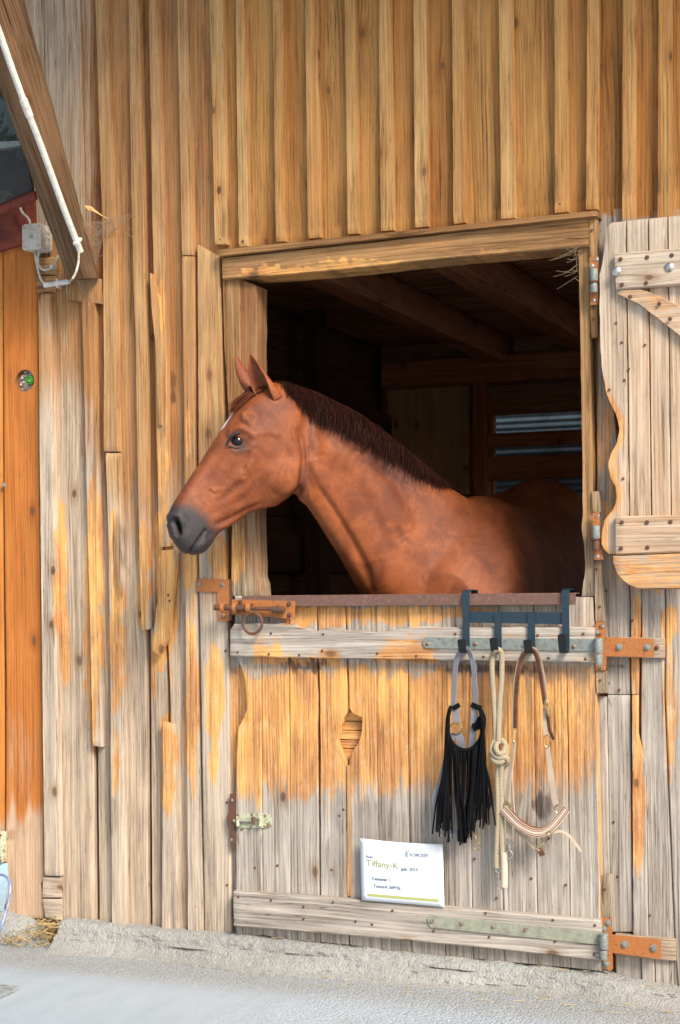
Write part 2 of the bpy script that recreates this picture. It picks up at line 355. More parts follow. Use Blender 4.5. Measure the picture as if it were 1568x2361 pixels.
def _conc(name, c1, c2, peb=1.0):
    n = NT(name); p = n.pos(); a = n.noise(p, 3, 5, .6); b = n.noise(p, 45, 4, .65); c = n.noise(p, 260, 3, .7)
    vo = n.n('ShaderNodeTexVoronoi'); n.put(vo.inputs['Vector'], p); n.put(vo.inputs['Scale'], 130.0)
    base = n.mix(n.mr(n.m2('ADD', n.m2('MULTIPLY', a, .8), n.m2('MULTIPLY', b, .4)), .4, .8), c1, c2)
    base = n.mix(n.mr(n.rgb(vo.outputs['Color'])[0], .8, 1, 0, .28*peb), base, tuple(min(1, x*1.45) for x in c2))
    base = n.mix(n.mr(n.rgb(vo.outputs['Color'])[1], .85, 1, 0, .3*peb), base, tuple(x*.5 for x in c1))
    base = n.mix(n.mr(c, .55, .75, 0, .35), base, tuple(x*.5 for x in c1))
    n.bump(n.m2('ADD', n.m2('MULTIPLY', b, 1.5), n.m2('ADD', n.m2('MULTIPLY', c, .8), n.m2('MULTIPLY', vo.outputs['Distance'], -1.2*peb))), .6, .006*peb)
    return n.set(base=base, rough=.92)
PLINTH = _conc('plinth_concrete', (.27, .265, .24), (.38, .375, .345))
def _ground():
    n = NT('yard_concrete'); p = n.pos(); x = n.xyz(p)
    a = n.noise(p, 1.3, 5, .6, .3); b = n.noise(p, 30, 4, .65); c = n.noise(p, 300, 3, .7); s = n.noise(n.comb(n.m2('MULTIPLY', x[0], 14), n.m2('MULTIPLY', x[1], 4), 0), 1, 4, .6)
    vo = n.n('ShaderNodeTexVoronoi'); n.put(vo.inputs['Vector'], p); n.put(vo.inputs['Scale'], 120.0); vc = n.rgb(vo.outputs['Color'])
    rough = n.mr(n.m2('ADD', x[0], n.m2('MULTIPLY', a, 1.2)), .1, 1.2, 0, 1, True)       # stonier towards the right
    near = n.mr(n.m2('ADD', x[1], n.m2('MULTIPLY', b, .1)), -.42, -.20, 0, 1, True)
    g = n.m2('MAXIMUM', rough, near)
    base = n.mix(n.mr(n.m2('ADD', n.m2('MULTIPLY', a, .6), n.m2('MULTIPLY', s, .5)), .35, .75), (.36, .42, .465), (.46, .53, .585))
    base = n.mix(n.m2('MULTIPLY', near, .6), base, (.30, .28, .245))
    base = n.mix(n.m2('MULTIPLY', g, n.mr(vc[0], .8, 1, 0, .45)), base, (.60, .60, .58))
    base = n.mix(n.m2('MULTIPLY', g, n.mr(vc[1], .8, 1, 0, .4)), base, (.27, .26, .25))
    base = n.mix(n.mr(c, .58, .75, 0, .35), base, (.24, .24, .24))
    st = n.noise(p, 4.5, 3, .5); base = n.mix(n.mr(st, .66, .74, 0, .35), base, (.42, .34, .22))
    n.bump(n.m2('ADD', n.m2('MULTIPLY', b, 1.0), n.m2('ADD', c, n.m2('MULTIPLY', n.m2('MULTIPLY', vo.outputs['Distance'], g), -2.5))), .6, .006)
    return n.set(base=base, rough=.9)
GROUND = _ground()
STRAW = cloth('straw', (.52, .38, .17), (.30, .20, .08), scale=200)
# ------------------------------------------------------------ wear map of the wall (where horses chewed and weather greyed it)
OR = [ # cx, cy, rx, ry, strength: freshly worn orange wood
 (640,1660,72,150,1.0),(700,1590,50,70,.9),(760,1680,60,150,1.0),(835,1700,60,130,.9),(900,1650,55,150,.85),(960,1640,60,150,.8),(1010,1700,50,120,.75),(600,1640,30,150,.7),
 (1080,1680,60,130,.55),(1160,1660,60,130,.55),(1230,1650,50,110,.5),(1330,1640,40,120,.4),(740,1420,85,22,1.0),(930,1418,120,20,.85),(1080,1418,60,18,.6),
 (496,1600,20,100,1.25),(492,1750,12,50,.8),(505,1290,20,40,1.1),(540,1300,14,30,.8),(548,1270,20,60,.45),
 (140,1330,14,180,.85),(150,1500,14,80,.6),(214,1400,16,270,.95),(268,1460,14,180,.75),(262,1250,10,90,.6),(330,1330,11,120,.95),(268,1760,10,80,.5),
 (366,1230,10,50,.7),(385,1380,22,110,1.3),(366,1500,18,40,1.2),(352,1560,10,60,.5),(387,1760,14,105,1.25),(392,1450,8,180,.4),
 (436,1300,16,60,.8),(442,1600,14,220,.7),(375,1110,10,120,.5),(435,1000,10,60,.45),(372,700,6,60,.8),
 (1400,1000,18,140,.35),(1415,1120,14,80,.5),(1398,1200,12,50,.55),(1500,1325,90,30,.5),(1470,1470,14,70,.6),(1545,1440,20,50,.6),(1467,1560,12,180,.6),(1470,1860,14,150,.75),
 (1373,1700,3,300,.9),(1545,1620,16,160,.5),(1375,960,6,160,.3),(1390,1500,8,60,.2),(650,628,90,12,.9),(850,610,140,14,.5),(1150,590,120,12,.35)]
DK = [ # dark stains
 (700,1535,60,13,.8),(600,1532,40,12,.5),(1140,1545,120,12,.85),(1330,1548,60,10,.5),(1020,1540,60,8,.45),(860,1900,70,60,.55),(790,1880,24,60,.5),(820,1980,34,70,.45),(1250,1860,26,30,.75),(1185,1840,30,18,.5),
 (760,1990,40,60,.35),(400,880,9,30,.9),(398,912,10,16,1.0),(270,1290,12,110,.65),(272,1100,8,60,.5),(268,1420,14,60,.35),(262,1880,14,60,.5),(1405,1535,20,6,.8),(1430,1536,16,6,.7),(1400,1612,16,8,.6),
 (1500,1420,30,30,.35),(1310,1378,30,8,.6),(1440,2100,16,60,.5),(318,1900,6,60,.4),(90,620,20,60,.6),(660,930,60,20,0),(700,1780,40,30,.25),(1450,1390,20,60,.35),(115,1460,12,40,.4)]
OR = [o for o in OR if o[4] > 0]; DK = [o for o in DK if o[4] > 0]
# dark stained band just above the window head
def blobs(L, X, Y):
    v = 0
    for cx, cy, rx, ry, s in L:
        dx = (X-cx)/rx; dy = (Y-cy)/ry
        if abs(dx) < 1.6 and abs(dy) < 1.6:
            r = dx*dx+dy*dy; v = max(v, s*(1-sst(.45, 1.9, r)))
    return v
def wear(X, Y, rid=.5):
    j = N3(X*.02, Y*.01, rid*9)
    X2 = X+6*N3(X*.05, Y*.02, 3); Y2 = Y+22*N3(X*.06, Y*.02, 8)
    o = blobs(OR, X2, Y2); d = blobs(DK, X2, Y2)
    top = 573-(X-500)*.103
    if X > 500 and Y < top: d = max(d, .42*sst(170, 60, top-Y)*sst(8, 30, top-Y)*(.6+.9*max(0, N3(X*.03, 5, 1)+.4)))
    left = sst(330, 120, X)
    g = sst(820-260*left, 1800-500*left, Y+140*j)
    g = max(g, .62*left*sst(60, 0, abs(X-130)-60) if Y < 520 else g)
    if X > 1380 and Y > 500: g = max(g, .55)
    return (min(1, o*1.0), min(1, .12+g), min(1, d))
def wdoor(X, Y, rid=.5):
    o, g, d = wear(X, Y, rid)
    if Y > 1530 and X < 1378:
        yy = Y+70*N3(rid*77, 3, 1)*(Y > 1650)+34*N3(X*.035, Y*.012, 4)+18*N3(X*.14, Y*.02, 7); o = max(o if Y < 1530 else 0, sst(1532, 1585, yy)*sst(1905, 1730-40*sst(560, 900, X)*0, yy)*(1-.45*sst(1060, 1160, X))*(1-.25*sst(1300, 1370, X))*(1-.15*max(0, N3(X*.012, Y*.009, 3)))); g = max(.55, sst(1500, 1900, Y+60*N3(X*.03, Y*.02, 2)))
    tw = blobs([(1150, 1720, 260, 170, .9)], X, Y)          # brownish zone to the right
    return (o, g*(1-.35*tw)*(1-.2*o), d)

barn = thing('barn_wall', 'weathered wooden stable wall of vertical boards and battens with a square opening', 'wall', (0, 0, 0))
def board(mb, A, B, y, th=.022, wf=wear, **k): mb.strip(A, B, y, th, wf=wf, **k)

# background boards, one mesh per area
mb = MB()
seams = [[(46,-40),(70,300),(84,560),(90,1200),(100,2122)], [(98,-40),(112,600),(120,800),(128,1200),(139,2124)], [(184,-40),(197,500),(205,1000),(219,1719),(223,2128)],
 [(243,-40),(258,800),(264,1600),(268,2134)], [(316,-40),(328,900),(341,1455),(345,2142)], [(350,-40),(368,1000),(388,1600),(392,2148)], [(416,-40),(436,900),(450,2156)], [(498,-40),(508,560),(512,1200),(524,2156)]]
gap = [0, 0, 9, 1, 8, 5, 1, 0]
for k in range(7):
    A = [(x+gap[k]*.6*sst(900, 1500, y)+.8, y) for x, y in seams[k]]; B = [(x-gap[k+1]*.4*sst(900, 1500, y)-.8, y) for x, y in seams[k+1]]
    board(mb, A, B, [0, -.004, .002, -.003, .003, -.002, .002][k], warp=.002, nt=9)
mb.build('left_cladding', LEFTW, barn)
mb = MB()
us = [498, 556, 642, 722, 810, 892, 972, 1060, 1172, 1296, 1366, 1450, 1532, 1600]
lint = lambda x: 573-(x-500)*.1023
for a, b, q in zip(us, us[1:], range(20)):
    yb = 16 if b <= 1372 else 0
    if b <= 1380: board(mb, [(a-2, -40), (a+6, lint(a)+4)], [(b-3, -40), (b+5, lint(b)+4)], [0, .003, -.002][q % 3], warp=.003, nt=9)
    else: board(mb, [(a, -40), (a+2, 560)], [(b-1.5, -40), (b+1, 560)], [0, .003, -.002][q % 3], warp=.003, nt=9)
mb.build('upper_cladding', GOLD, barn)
mb = MB()
# right-hand boards below and behind the open leaf
board(mb, [(1378,480),(1376,900),(1376,1370),(1393,1440),(1400,1600)], [(1410,480),(1412,900),(1452,1380),(1453,1600)], .002, wf=wdoor)
board(mb, [(1400,1602),(1404,1900),(1409,2148)], [(1453,1602),(1455,1900),(1459,2148)], .002, wf=wdoor)
board(mb, [(1374,1606),(1380,1900),(1386,2235)], [(1399,1606),(1403,1900),(1410,2235)], -.004, wf=wdoor)
board(mb, [(1418,2180),(1420,2250)], [(1477,2180),(1479,2262)], .003, wf=wdoor)
board(mb, [(1412,480),(1454,1380),(1456,1600)], [(1440,480),(1478,1380),(1471,1600)], -.004, wf=wdoor)
board(mb, [(1457,1602),(1458,1900),(1460,2160)], [(1471,1602),(1471,1690),(1488,1760),(1494,2162)], -.006, wf=wdoor)
board(mb, [(1442,480),(1480,1380),(1478,1600),(1478,1700),(1489,1790),(1496,2170)], [(1500,480),(1534,1380),(1532,1600),(1540,1800),(1556,2172)], .002, wf=wdoor)
board(mb, [(1479,2190),(1481,2276)], [(1508,2190),(1509,2281)], -.002, wf=wdoor)
board(mb, [(1510,2190),(1511,2272)], [(1562,2190),(1564,2284)], .002, wf=wdoor)
board(mb, [(1502,480),(1536,1380),(1534,1600),(1542,1800),(1558,2200),(1565,2286)], [(1620,480),(1620,1380),(1620,1800),(1620,2292)], -.003, wf=wdoor)
mb.build('right_cladding', DOORW, barn)

# cover battens, each one its own strip
BATT = [ # A, B, front, material, damaged edge
 ([(218,-40),(236,550),(238,786),(239,1040)], [(243,-40),(262,550),(269,786),(272,1040)], LEFTB),
 ([(242,1044),(250,1250),(254,1600),(258,2147)], [(274,1044),(280,1250),(284,1600),(288,2150)], LEFTB),
 ([(296,-40),(304,552),(312,786),(321,1290),(326,1455)], [(319,-40),(331,552),(335,786),(341,1290),(345,1448)], LEFTB),
 ([(341,-40),(352,552),(356,786),(360,1000),(366,1262)], [(362,-40),(378,560),(382,700),(385,1000),(393,1258)], LEFTB),
 ([(374,1664),(375,1800),(372,2156)], [(400,1672),(403,1800),(409,2156)], LEFTB),
 ([(407,-40),(419,587)], [(431,-40),(444,587)], LEFTB),
 ([(419,590),(424,1000),(426,1300),(430,1700),(433,2167)], [(447,590),(449,1000),(452,1300),(458,1700),(469,2170)], LEFTB),
 ([(88,676),(92,1180),(98,1700),(101,2018)], [(114,676),(124,1180),(132,1700),(138,2020)], LEFTB),
 ([(188,691),(196,1000),(204,1330),(213,1719)], [(217,691),(222,1000),(229,1330),(234,1722)], LEFTB),
 ([(482,-40),(489,300),(494,562)], [(512,-40),(518,300),(522,562)], GOLD_L),
 ([(542,-40),(550,568)], [(563,-40),(572,566)], GOLD_L),
 ([(627,-40),(635,557)], [(651,-40),(657,555)], GOLD_L),
 ([(702,-40),(709,549)], [(728,-40),(738,546)], GOLD_L),
 ([(794,-40),(801,539)], [(817,-40),(827,537)], GOLD_L),
 ([(872,-40),(877,532)], [(899,-40),(906,529)], GOLD_L),
 ([(952,-40),(956,524)], [(981,-40),(986,521)], GOLD_L),
 ([(1041,-40),(1045,515)], [(1068,-40),(1072,512)], GOLD_L),
 ([(1149,-40),(1154,504)], [(1179,-40),(1187,501)], GOLD_L),
 ([(1277,-40),(1278,490)], [(1307,-40),(1310,487)], GOLD_L),
 ([(1354,-40),(1350,482)], [(1381,-40),(1377,481)], GOLD_L),
 ([(1435,-40),(1434,545)], [(1466,-40),(1464,545)], GOLD_L),
 ([(1518,-40),(1515,545)], [(1549,-40),(1546,545)], GOLD_L)]
for A, B, M_ in BATT:
    mb = MB(); board(mb, A, B, -.029+.004*random.uniform(-1, 1), .029, warp=.002, nt=5, ch=.004, step=.012, edge=.0005)
    mb.build('batten', M_, barn)
# a split piece of batten hanging askew, and the broken sliver above
mb = MB(); board(mb, [(372,1268),(366,1350),(354,1450),(351,1500)], [(409,1266),(400,1350),(389,1470),(366,1512)], -.034, .02, nt=5, ch=.005, edge=.0011); mb.build('split_batten', LEFTB, barn)
mb = MB(); board(mb, [(345,628),(348,700),(358,800),(366,980)], [(352,632),(368,690),(374,800),(371,980)], -.040, .014, nt=4, ch=.003, edge=.0006); mb.build('splinter', LEFTB, barn)

# short cross pieces at the left foot and beneath the brace
mb = MB()
mb.strip([(98,2022),(139,2022)], [(97,2070),(139,2070)], -.02, .03, key='x', wf=wear, rid=.7); mb.strip([(97,2073),(139,2074)], [(103,2116),(139,2123)], -.022, .03, key='x', wf=wear, rid=.2)
mb.strip([(82,592),(128,592)], [(82,632),(128,632)], -.018, .03, key='x', wf=wear); mb.strip([(83,635),(128,635)], [(83,674),(128,674)], -.014, .03, key='x', wf=wear)
mb.build('cross_piece', LEFTB, barn)
mb = MB(); mb.strip([(148,642),(152,690)], [(232,642),(236,700)], -.03, .04, wf=wear, rid=.1); mb.build('brace_block', LEFTW, barn)

# window frame
fr = barn
mb = MB(); board(mb, [(454,562),(455,786),(458,1300),(472,2155)], [(506,592),(511,786),(521,1400),(526,1500),(533,2153)], -.028, .03, warp=.001, nt=10, edge=.0006); mb.build('wall_post', LEFTB, barn)
mb = MB(); board(mb, [(512,640),(516,800),(530,1000),(534,1200),(532,1374)], [(552,640),(556,1000),(562,1200),(565,1374)], -.03, .07, nt=6, edge=.0008); mb.build('jamb', FRAMEW, fr); mb = MB()
board(mb, [(553,642),(557,1000),(563,1200),(566,1374)], [(592,658),(591,900),(590,1180),(594,1330),(600,1345),(602,1374)], -.024, .08, nt=6, edge=.0011); mb.build('jamb_lining', JAMBW, fr)
mb = MB(); board(mb, [(1333,566),(1338,806),(1343,1109),(1343,1180),(1341,1226),(1347,1270),(1349,1300),(1347,1330),(1342,1345),(1340,1374)], [(1357,497),(1362,800),(1366,1109),(1372,1374)], -.030, .09, nt=7, edge=.0011); mb.build('jamb', FRAMEW, fr)
mb = MB(); board(mb, [(1358,497),(1359,592)], [(1376,497),(1377,592)], -.046, .03, nt=4); board(mb, [(1360,690),(1362,778)], [(1377,690),(1379,776)], -.04, .03, nt=4)
board(mb, [(1364,1132),(1366,1180)], [(1381,1132),(1383,1180)], -.04, .03, nt=4); board(mb, [(1370,1292),(1371,1370),(1373,1433)], [(1385,1290),(1391,1370),(1393,1433)], -.038, .03, nt=4); board(mb, [(1374,1546),(1375,1598)], [(1397,1546),(1398,1598)], -.038, .03, nt=4)
board(mb, [(1385,2018),(1388,2120)], [(1409,2016),(1412,2130)], -.03, .02, nt=4, wf=wdoor); mb.build('trim_strip', FRAMEW, fr)
mb = MB(); mb.strip([(511,594),(900,553),(1357,498)], [(512,643),(700,629),(781,622),(1056,592),(1333,570),(1357,568)], -.05, .12, key='x', wf=wear, nt=9, edge=.0006, rid=.35); mb.build('lintel', FRAMEW, fr)
mb = MB(); mb.strip([(499,575),(1000,524),(1376,484)], [(504,590),(1000,536),(1376,497)], -.068, .068, key='x', wf=wear, nt=3, ch=.005, rid=.8); mb.build('drip_rail', FRAMEW, fr)

# nails
nail = MB(); nail.lathe((0, 0, 0), (0, -1, 0), [(.0042, 0), (.0042, .001), (.003, .002), (.0008, .0022)], 8); nme = nail.mesh('nail')
for X, Y, y in [(508,552,-.025),(560,556,-.025),(645,545,-.025),(722,535,-.025),(813,524,-.025),(890,517,-.025),(969,510,-.025),(1058,500,-.025),(1170,490,-.025),(1291,470,-.025),(1362,462,-.025),(1449,482,-.025),(1531,478,-.025),
  (250,1080,-.025),(264,2095,-.025),(262,2110,-.025),(390,2050,-.025),(389,2100,-.025),(450,2035,-.025),(452,2090,-.025),(391,1385,-.036),(388,1372,-.036),(518,1395,-.029),(520,1500,-.029),(523,1850,-.029),(524,2040,-.029),(430,1170,-.025),(318,2010,.0),(347,2035,0),(1398,1362,-.002),(1458,1430,-.006),(1384,1462,-.05),
  (320,1570,.003),(262,1505,-.025),(1383,1398,-.04),(1384,1568,-.04),(1365,530,-.048),(1368,708,-.042),(1368,735,-.042),(1376,1310,-.04),(1403,1575,0),(1428,1590,0),(1520,1500,0),(1415,1895,0),(1425,2020,0),(1480,1930,0),(1395,2050,-.032),(1470,2120,0),(1498,2110,0)]:
    o = addobj('nail', nme, None, barn); o.location = at(X, Y, y) - barn.location
nme.materials.append(RUST)

# plinth: a rough concrete footing that flares out to the yard
mb = MB(); rows = []
top = [(-60,2112),(135,2114),(345,2134),(540,2148),(800,2176),(1000,2196),(1200,2218),(1390,2240),(1480,2262),(1640,2290)]
X0 = at(-10, 2200, -.1).x; X1 = at(1700, 2300, -.1).x; nx = 420; prof = [(.03, 1.0), (-.045, 1.0), (-.062, .93), (-.075, .78), (-.082, .55), (-.09, .32), (-.105, .12), (-.135, .0), (-.15, -.05)]
K0 = at(133, 2150, -.08).x
for i in range(nx+1):
    x = lerp(K0, X1, i/nx); r = []
    p = proj((x, -.03, .1)); zt = at(p[0], interp(top, p[0], 1, 0)+3, -.03).z
    for q, (y, h) in enumerate([(lerp(a[0], b[0], t), lerp(a[1], b[1], t)) for a, b in zip(prof, prof[1:]) for t in (0, .34, .67)]+[prof[-1]]):
        nn = .006*N3(x*9, h*3, 1)+.006*N3(x*30, h*9, 4)+.003*N3(x*90, h*25, 6); far = .075*max(0, N3(x*2.3, 7, 2)+.25)*(1-h) if h < .5 else 0
        chip = -.010*sst(.25, .6, N3(x*4, h*4, 11))*(1 if h < .6 else 0)
        z = zt*h if h >= 0 else -.03
        r.append(mb.vert((x, y-nn*(q > 1)-far-chip, z+(.006*N3(x*14, 3, q)+.004*N3(x*60, 3, q))*(h > .8)), (x, z, 0)))
    rows.append(r)
for a, b in zip(rows, rows[1:]): mb.ring(a, b, False)
mb.f.append(tuple(rows[0]))
mb.build('plinth', PLINTH, barn, 60)

# wall core that keeps daylight out of the stall, extended out of view to block the sun, with the hole for the opening (left, right, above, below)
zT = 5.6; OP = (at(575, 1000, .05).x, at(1362, 1000, .05).x, at(900, 606, .05).z, .16)
mb = MB()
mb.box((at(60, 1000, .05).x, .035, -.02), (OP[0], .075, zT), rid=.1); mb.box((OP[1], .035, -.02), (8.5, .075, zT), rid=.2)
mb.box((OP[0], .035, OP[2]), (OP[1], .075, zT), long='x', rid=.3)
mb.build('wall_core', INNER, barn)
# eaves above the picture that shade the top of the wall
mb = MB()
for k in range(16): mb.box((-2.6, -1.15+k*.078, 4.10), (4.2, -1.15+k*.078+.076, 4.125), long='x', M=None)
mb.build('eaves', BRACEW, barn)

# ------------------------------------------------------------ stall interior
VPX, DB = 2250.0, 3.25
zc = at(880, 800, DB).z; xl = at(880, 900, DB).x; xr = 2.9
st = {}
def struct(name, mb_, mat): o = mb_.build(name, mat); o['kind'] = 'structure'; return o
mb = MB(); k = .08
while k < DB: mb.box((xl, k, zc), (xr, k+.118, zc+.03), long='x', ch=.004); k += .12
ceil_ = struct('stall_ceiling', mb, INNER)
def xz(X, Y, z): return atz(X, Y, z).x
for X, Y in ((905, 722), (1190, 706), (1500, 700)):
    xb = xz(X, Y, zc-.13); mb = MB(); mb.box((xb-.06, .08, zc-.14), (xb+.06, DB, zc-.002), long='y', ch=.008); mb.build('ceiling_beam', INRED, ceil_)
mb = MB(); mb.box((xl, .08, -.02), (xr, DB, -.005), long='x'); struct('stall_floor', mb, STRAW)  # straw-coloured floor, picked to bounce light up into the stall
# left side wall: boards, rails
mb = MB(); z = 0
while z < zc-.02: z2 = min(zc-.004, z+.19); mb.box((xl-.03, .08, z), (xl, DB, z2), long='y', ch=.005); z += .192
lw = struct('stall_side_wall', mb, INDARK)
for z0, z1, t, mt in ((1.98, 2.12, .07, INDARK), (1.72, 1.82, .06, INRED), (1.28, 1.45, .05, INDARK), (.9, 1.02, .05, INDARK)):
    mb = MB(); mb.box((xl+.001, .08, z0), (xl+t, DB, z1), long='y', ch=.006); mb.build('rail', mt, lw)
for y in (.9, 2.0): mb = MB(); mb.box((xl+.071, y, 0), (xl+.16, y+.1, zc-.002), ch=.006); mb.build('post', INDARK, lw)
mb = MB()   # far side wall, out of the picture, with an opening added to light the stall
for a_, b_ in (((.08, -.02), (DB, 1.40)), ((.08, 2.2), (DB, zc+.03)), ((.08, 1.401), (1.0, 2.199)), ((2.9, 1.401), (DB, 2.199))): mb.box((xr, a_[0], a_[1]), (xr+.03, b_[0], b_[1]), long='y')
struct('stall_far_side_wall', mb, INNER)
# unseen shell added around the stall to keep daylight out of the seams
mb = MB(); mb.box((xl-.12, .08, -.1), (xl-.06, DB+.1, zc+.2), long='y'); mb.box((xl-.12, .08, zc+.06), (xr+.12, DB+.1, zc+.12), long='y'); mb.box((xr+.031, .0765, 2.201), (xr+.12, DB+.1, zc+.2), long='y'); mb.box((xr+.031, .0765, -.1), (xr+.12, DB+.1, 1.149), long='y'); mb.box((xr+.031, .0765, 1.15), (xr+.12, .99, 2.2)); mb.box((xl-.12, DB+.041, zc-.06), (xr+.12, DB+.1, zc+.12), long='x'); mb.box((xl-.12, DB+.041, -.1), (xl+.01, DB+.1, zc+.1)); struct('stall_light_seal', mb, INNER)
# back wall
bw = thing('stall_back_wall', None, None, kind='structure')
def bk(name, X0_, X1_, Ya, Yb, y, th, mat, long='x', parent=None):
    a = at(X0_, Ya, y); b = at(X1_, Yb, y); xm = (X0_+min(X1_, 1340))/2; a.z = at(xm, Ya, y).z; b.z = at(xm, Yb, y).z; mb = MB()
    mb.box((a.x, y, min(a.z, b.z)), (b.x, y+th, max(a.z, b.z)), long=long, ch=.006); return mb.build(name, mat, parent or bw)
zb = lambda Y: at(1235, Y, DB).z
wx0, wx1 = at(1138, 1000, DB).x, xr
mb = MB(); mb.box((xl, DB, zb(890)), (xr, DB+.04, zc), long='x'); mb.box((xl, DB, -.02), (xr, DB+.04, zb(1175)), long='x'); mb.box((xl, DB, zb(1175)+.001), (wx0, DB+.04, zb(890)-.001), long='z')
mb.build('back_boarding', INNER, bw)
bk('top_beam', 878, 1700, 820, 882, DB-.13, .12, INRED)
bk('plywood_panel', 890, 1084, 884, 1200, DB-.04, .035, PLY, 'z')
bk('post', 1086, 1122, 884, 1300, DB-.10, .09, INRED, 'z')
bk('upper_boards', 1123, 1700, 883, 920, DB-.015, .012, INNER); bk('rail', 1123, 1700, 916, 952, DB-.06, .05, INNER); bk('rail', 1123, 1700, 994, 1026, DB-.08, .07, INRED); bk('rail', 1123, 1700, 1048, 1104, DB-.05, .03, INRED)
bk('window_stile', 1126, 1140, 956, 1048, DB-.05, .045, INNER, 'z')
# corrugated pale sheet standing outside the open slots of the back wall
cs = thing('corrugated_sheet', 'pale blue grey corrugated sheeting seen through the slots of the back wall', 'sheeting', (1.5, DB+.45, 0))
mb = MB(); rows = []
for q in range(300):
    z = .9+q*.005; yy = DB+.45+.0035*math.cos(q*.005*6.283/.035); rows.append([mb.vert((wx0-1.0, yy, z)), mb.vert((xr+1.2, yy, z))])
for a, b in zip(rows, rows[1:]): mb.ring(a, b, False)
mb.build('sheet', metal('pale_blue_sheet', (.12, .18, .225), (.09, .12, .14), .3, .55, .1, 8), cs)

# ------------------------------------------------------------ yard
mb = MB(); xs = [-40, -12, -5, -3]+[-3+.12*i for i in range(1, 60)]+[5, 12, 40]; ys = [60, 20, 6, 4, .6, .2, 0]+[-.06*i for i in range(1, 16)]+[-1.2, -1.6, -2.2, -3, -4, -6, -12, -40]
rows = []
for y in ys:
    rows.append([mb.vert((x, y, (.006*N3(x*1.7, y*1.7, 0)+.0015*N3(x*9, y*9, 0) if y < .3 and y > -5 else 0)-(.03 if y > .1 else 0))) for x in xs])
for a, b in zip(rows, rows[1:]): mb.ring(a, b, False)
struct('ground', mb, GROUND)
# ------------------------------------------------------------ lower half door
def bolt(mb, X, Y, y, r=.006, h=.004, hexa=True): mb.lathe(at(X, Y, y), (0, -1, 0), [(r*1.5, 0), (r*1.5, .0012), (r, .0015), (r, h), (r*.7, h+.0008)], 6 if hexa else 10)
def put_bolts(L, y, parent, mat=None, r=.006, h=.004):
    for X, Y in L:
        mb = MB(); bolt(mb, X, Y, y, r, h); mb.build('bolt', mat or BOLTM, parent, 25)
door = thing('stable_door', 'closed lower half door of chewed vertical boards with a white name sheet on it', 'door', at(540, 2200, -.03))
mb = MB()
# planks of the leaf; the first is gnawed and two frame the hole with horizontal boards behind
DB_ = [  # A, B
 ([(541,1376),(541,1510),(553,1530),(563,1562),(567,1600),(568,1636),(560,1656),(548,1680),(545,1740),(543,1850),(543,1960),(545,2156)], [(600,1376),(602,1600),(605,2156)]),
 ([(601,1376),(603,1600),(606,2156)], [(665,1376),(667,1700),(670,2166)]),
 ([(666,1376),(668,1700),(671,2166)], [(730,1376),(731,1580),(733,1600),(732,1700),(738,2172)]),
 ([(731,1376),(737,1590),(738,1710),(739,2172)], [(795,1376),(799,1560),(801,1635),(799,1646),(792,1652),(790,1668),(782,1676),(784,1690),(778,1702),(779,1718),(786,1730),(793,1742),(799,1752),(799,1900),(803,2178)]),
 ([(797,1376),(803,1560),(805,1634),(812,1644),(835,1648),(833,1690),(826,1712),(812,1730),(806,1746),(804,1760),(804,1900),(806,2178)], [(867,1376),(867,1700),(878,2190)]),
 ([(868,1376),(868,1700),(879,2190)], [(940,1376),(940,1700),(949,2197)]),
 ([(941,1376),(942,1700),(950,2197)], [(1018,1376),(1018,1700),(1025,2204)]),
 ([(1019,1376),(1019,1700),(1026,2204)], [(1080,1376),(1082,1700),(1090,2210)]),
 ([(1081,1376),(1083,1700),(1091,2210)], [(1148,1376),(1150,1700),(1163,2217)]),
 ([(1149,1376),(1151,1700),(1164,2217)], [(1228,1376),(1231,1700),(1240,2224)]),
 ([(1229,1376),(1232,1700),(1241,2224)], [(1302,1376),(1308,1700),(1315,2231)]),
 ([(1303,1376),(1309,1700),(1316,2231)], [(1368,1376),(1371,1500),(1376,1700),(1386,2239)])]
for k, (A, B) in enumerate(DB_): mb.strip(A, B, -.036+.0015*((k*7) % 3-1), .024, wf=wdoor, nt=9, warp=.001, edge=.0005, bow=.0012, rid=(k*.37+.2) % 1)
mb.build('door_boards', DOORW, door)
mb = MB(); mb.strip([(530,1500),(533,1900),(541,2155)], [(575,1500),(575,1900),(560,2157)], -.008, .03, wf=wdoor, rid=.9)
mb.strip([(1366,1400),(1374,1700),(1384,2150)], [(1370,1400),(1378,1700),(1388,2150)], -.03, .02, wf=lambda X, Y, r: (1, .5, 0), nt=2, rid=.3)
mb.build('door_stile', DOORW, door)
mb = MB(); mb.strip([(799,1764),(801,1900),(801,2066)], [(805,1764),(807,1900),(808,2066)], -.041, .012, wf=lambda X, Y, r: (.35, .2, 0), nt=3, rid=.4, ch=.002); mb.build('joint_strip', LEFTB, door)
mb = MB()
for k, (y0, y1) in enumerate([(1636,1662),(1663,1682),(1684,1704),(1706,1724),(1726,1762)]): mb.strip([(770,y0),(845,y0+1)], [(770,y1),(845,y1+1)], -.010+.002*(k % 2), .02, key='x', wf=lambda X, Y, r: (.75, .3, .1), nt=4, rid=.13*k)
mb.build('inner_boarding', DOORW, door)
mb = MB(); mb.strip([(529,1450),(534,1437),(650,1437),(678,1439),(708,1449),(728,1455),(742,1449),(760,1446),(784,1450),(800,1454),(826,1453),(860,1458),(905,1452),(940,1446),(972,1443),(1010,1447),(1120,1445),(1369,1446)],
  [(529,1513),(700,1517),(900,1520),(1369,1529)], -.068, .032, key='x', wf=wdoor, nt=10, edge=.001, ch=.006, rid=.55); mb.build('rail', DOORW, door)
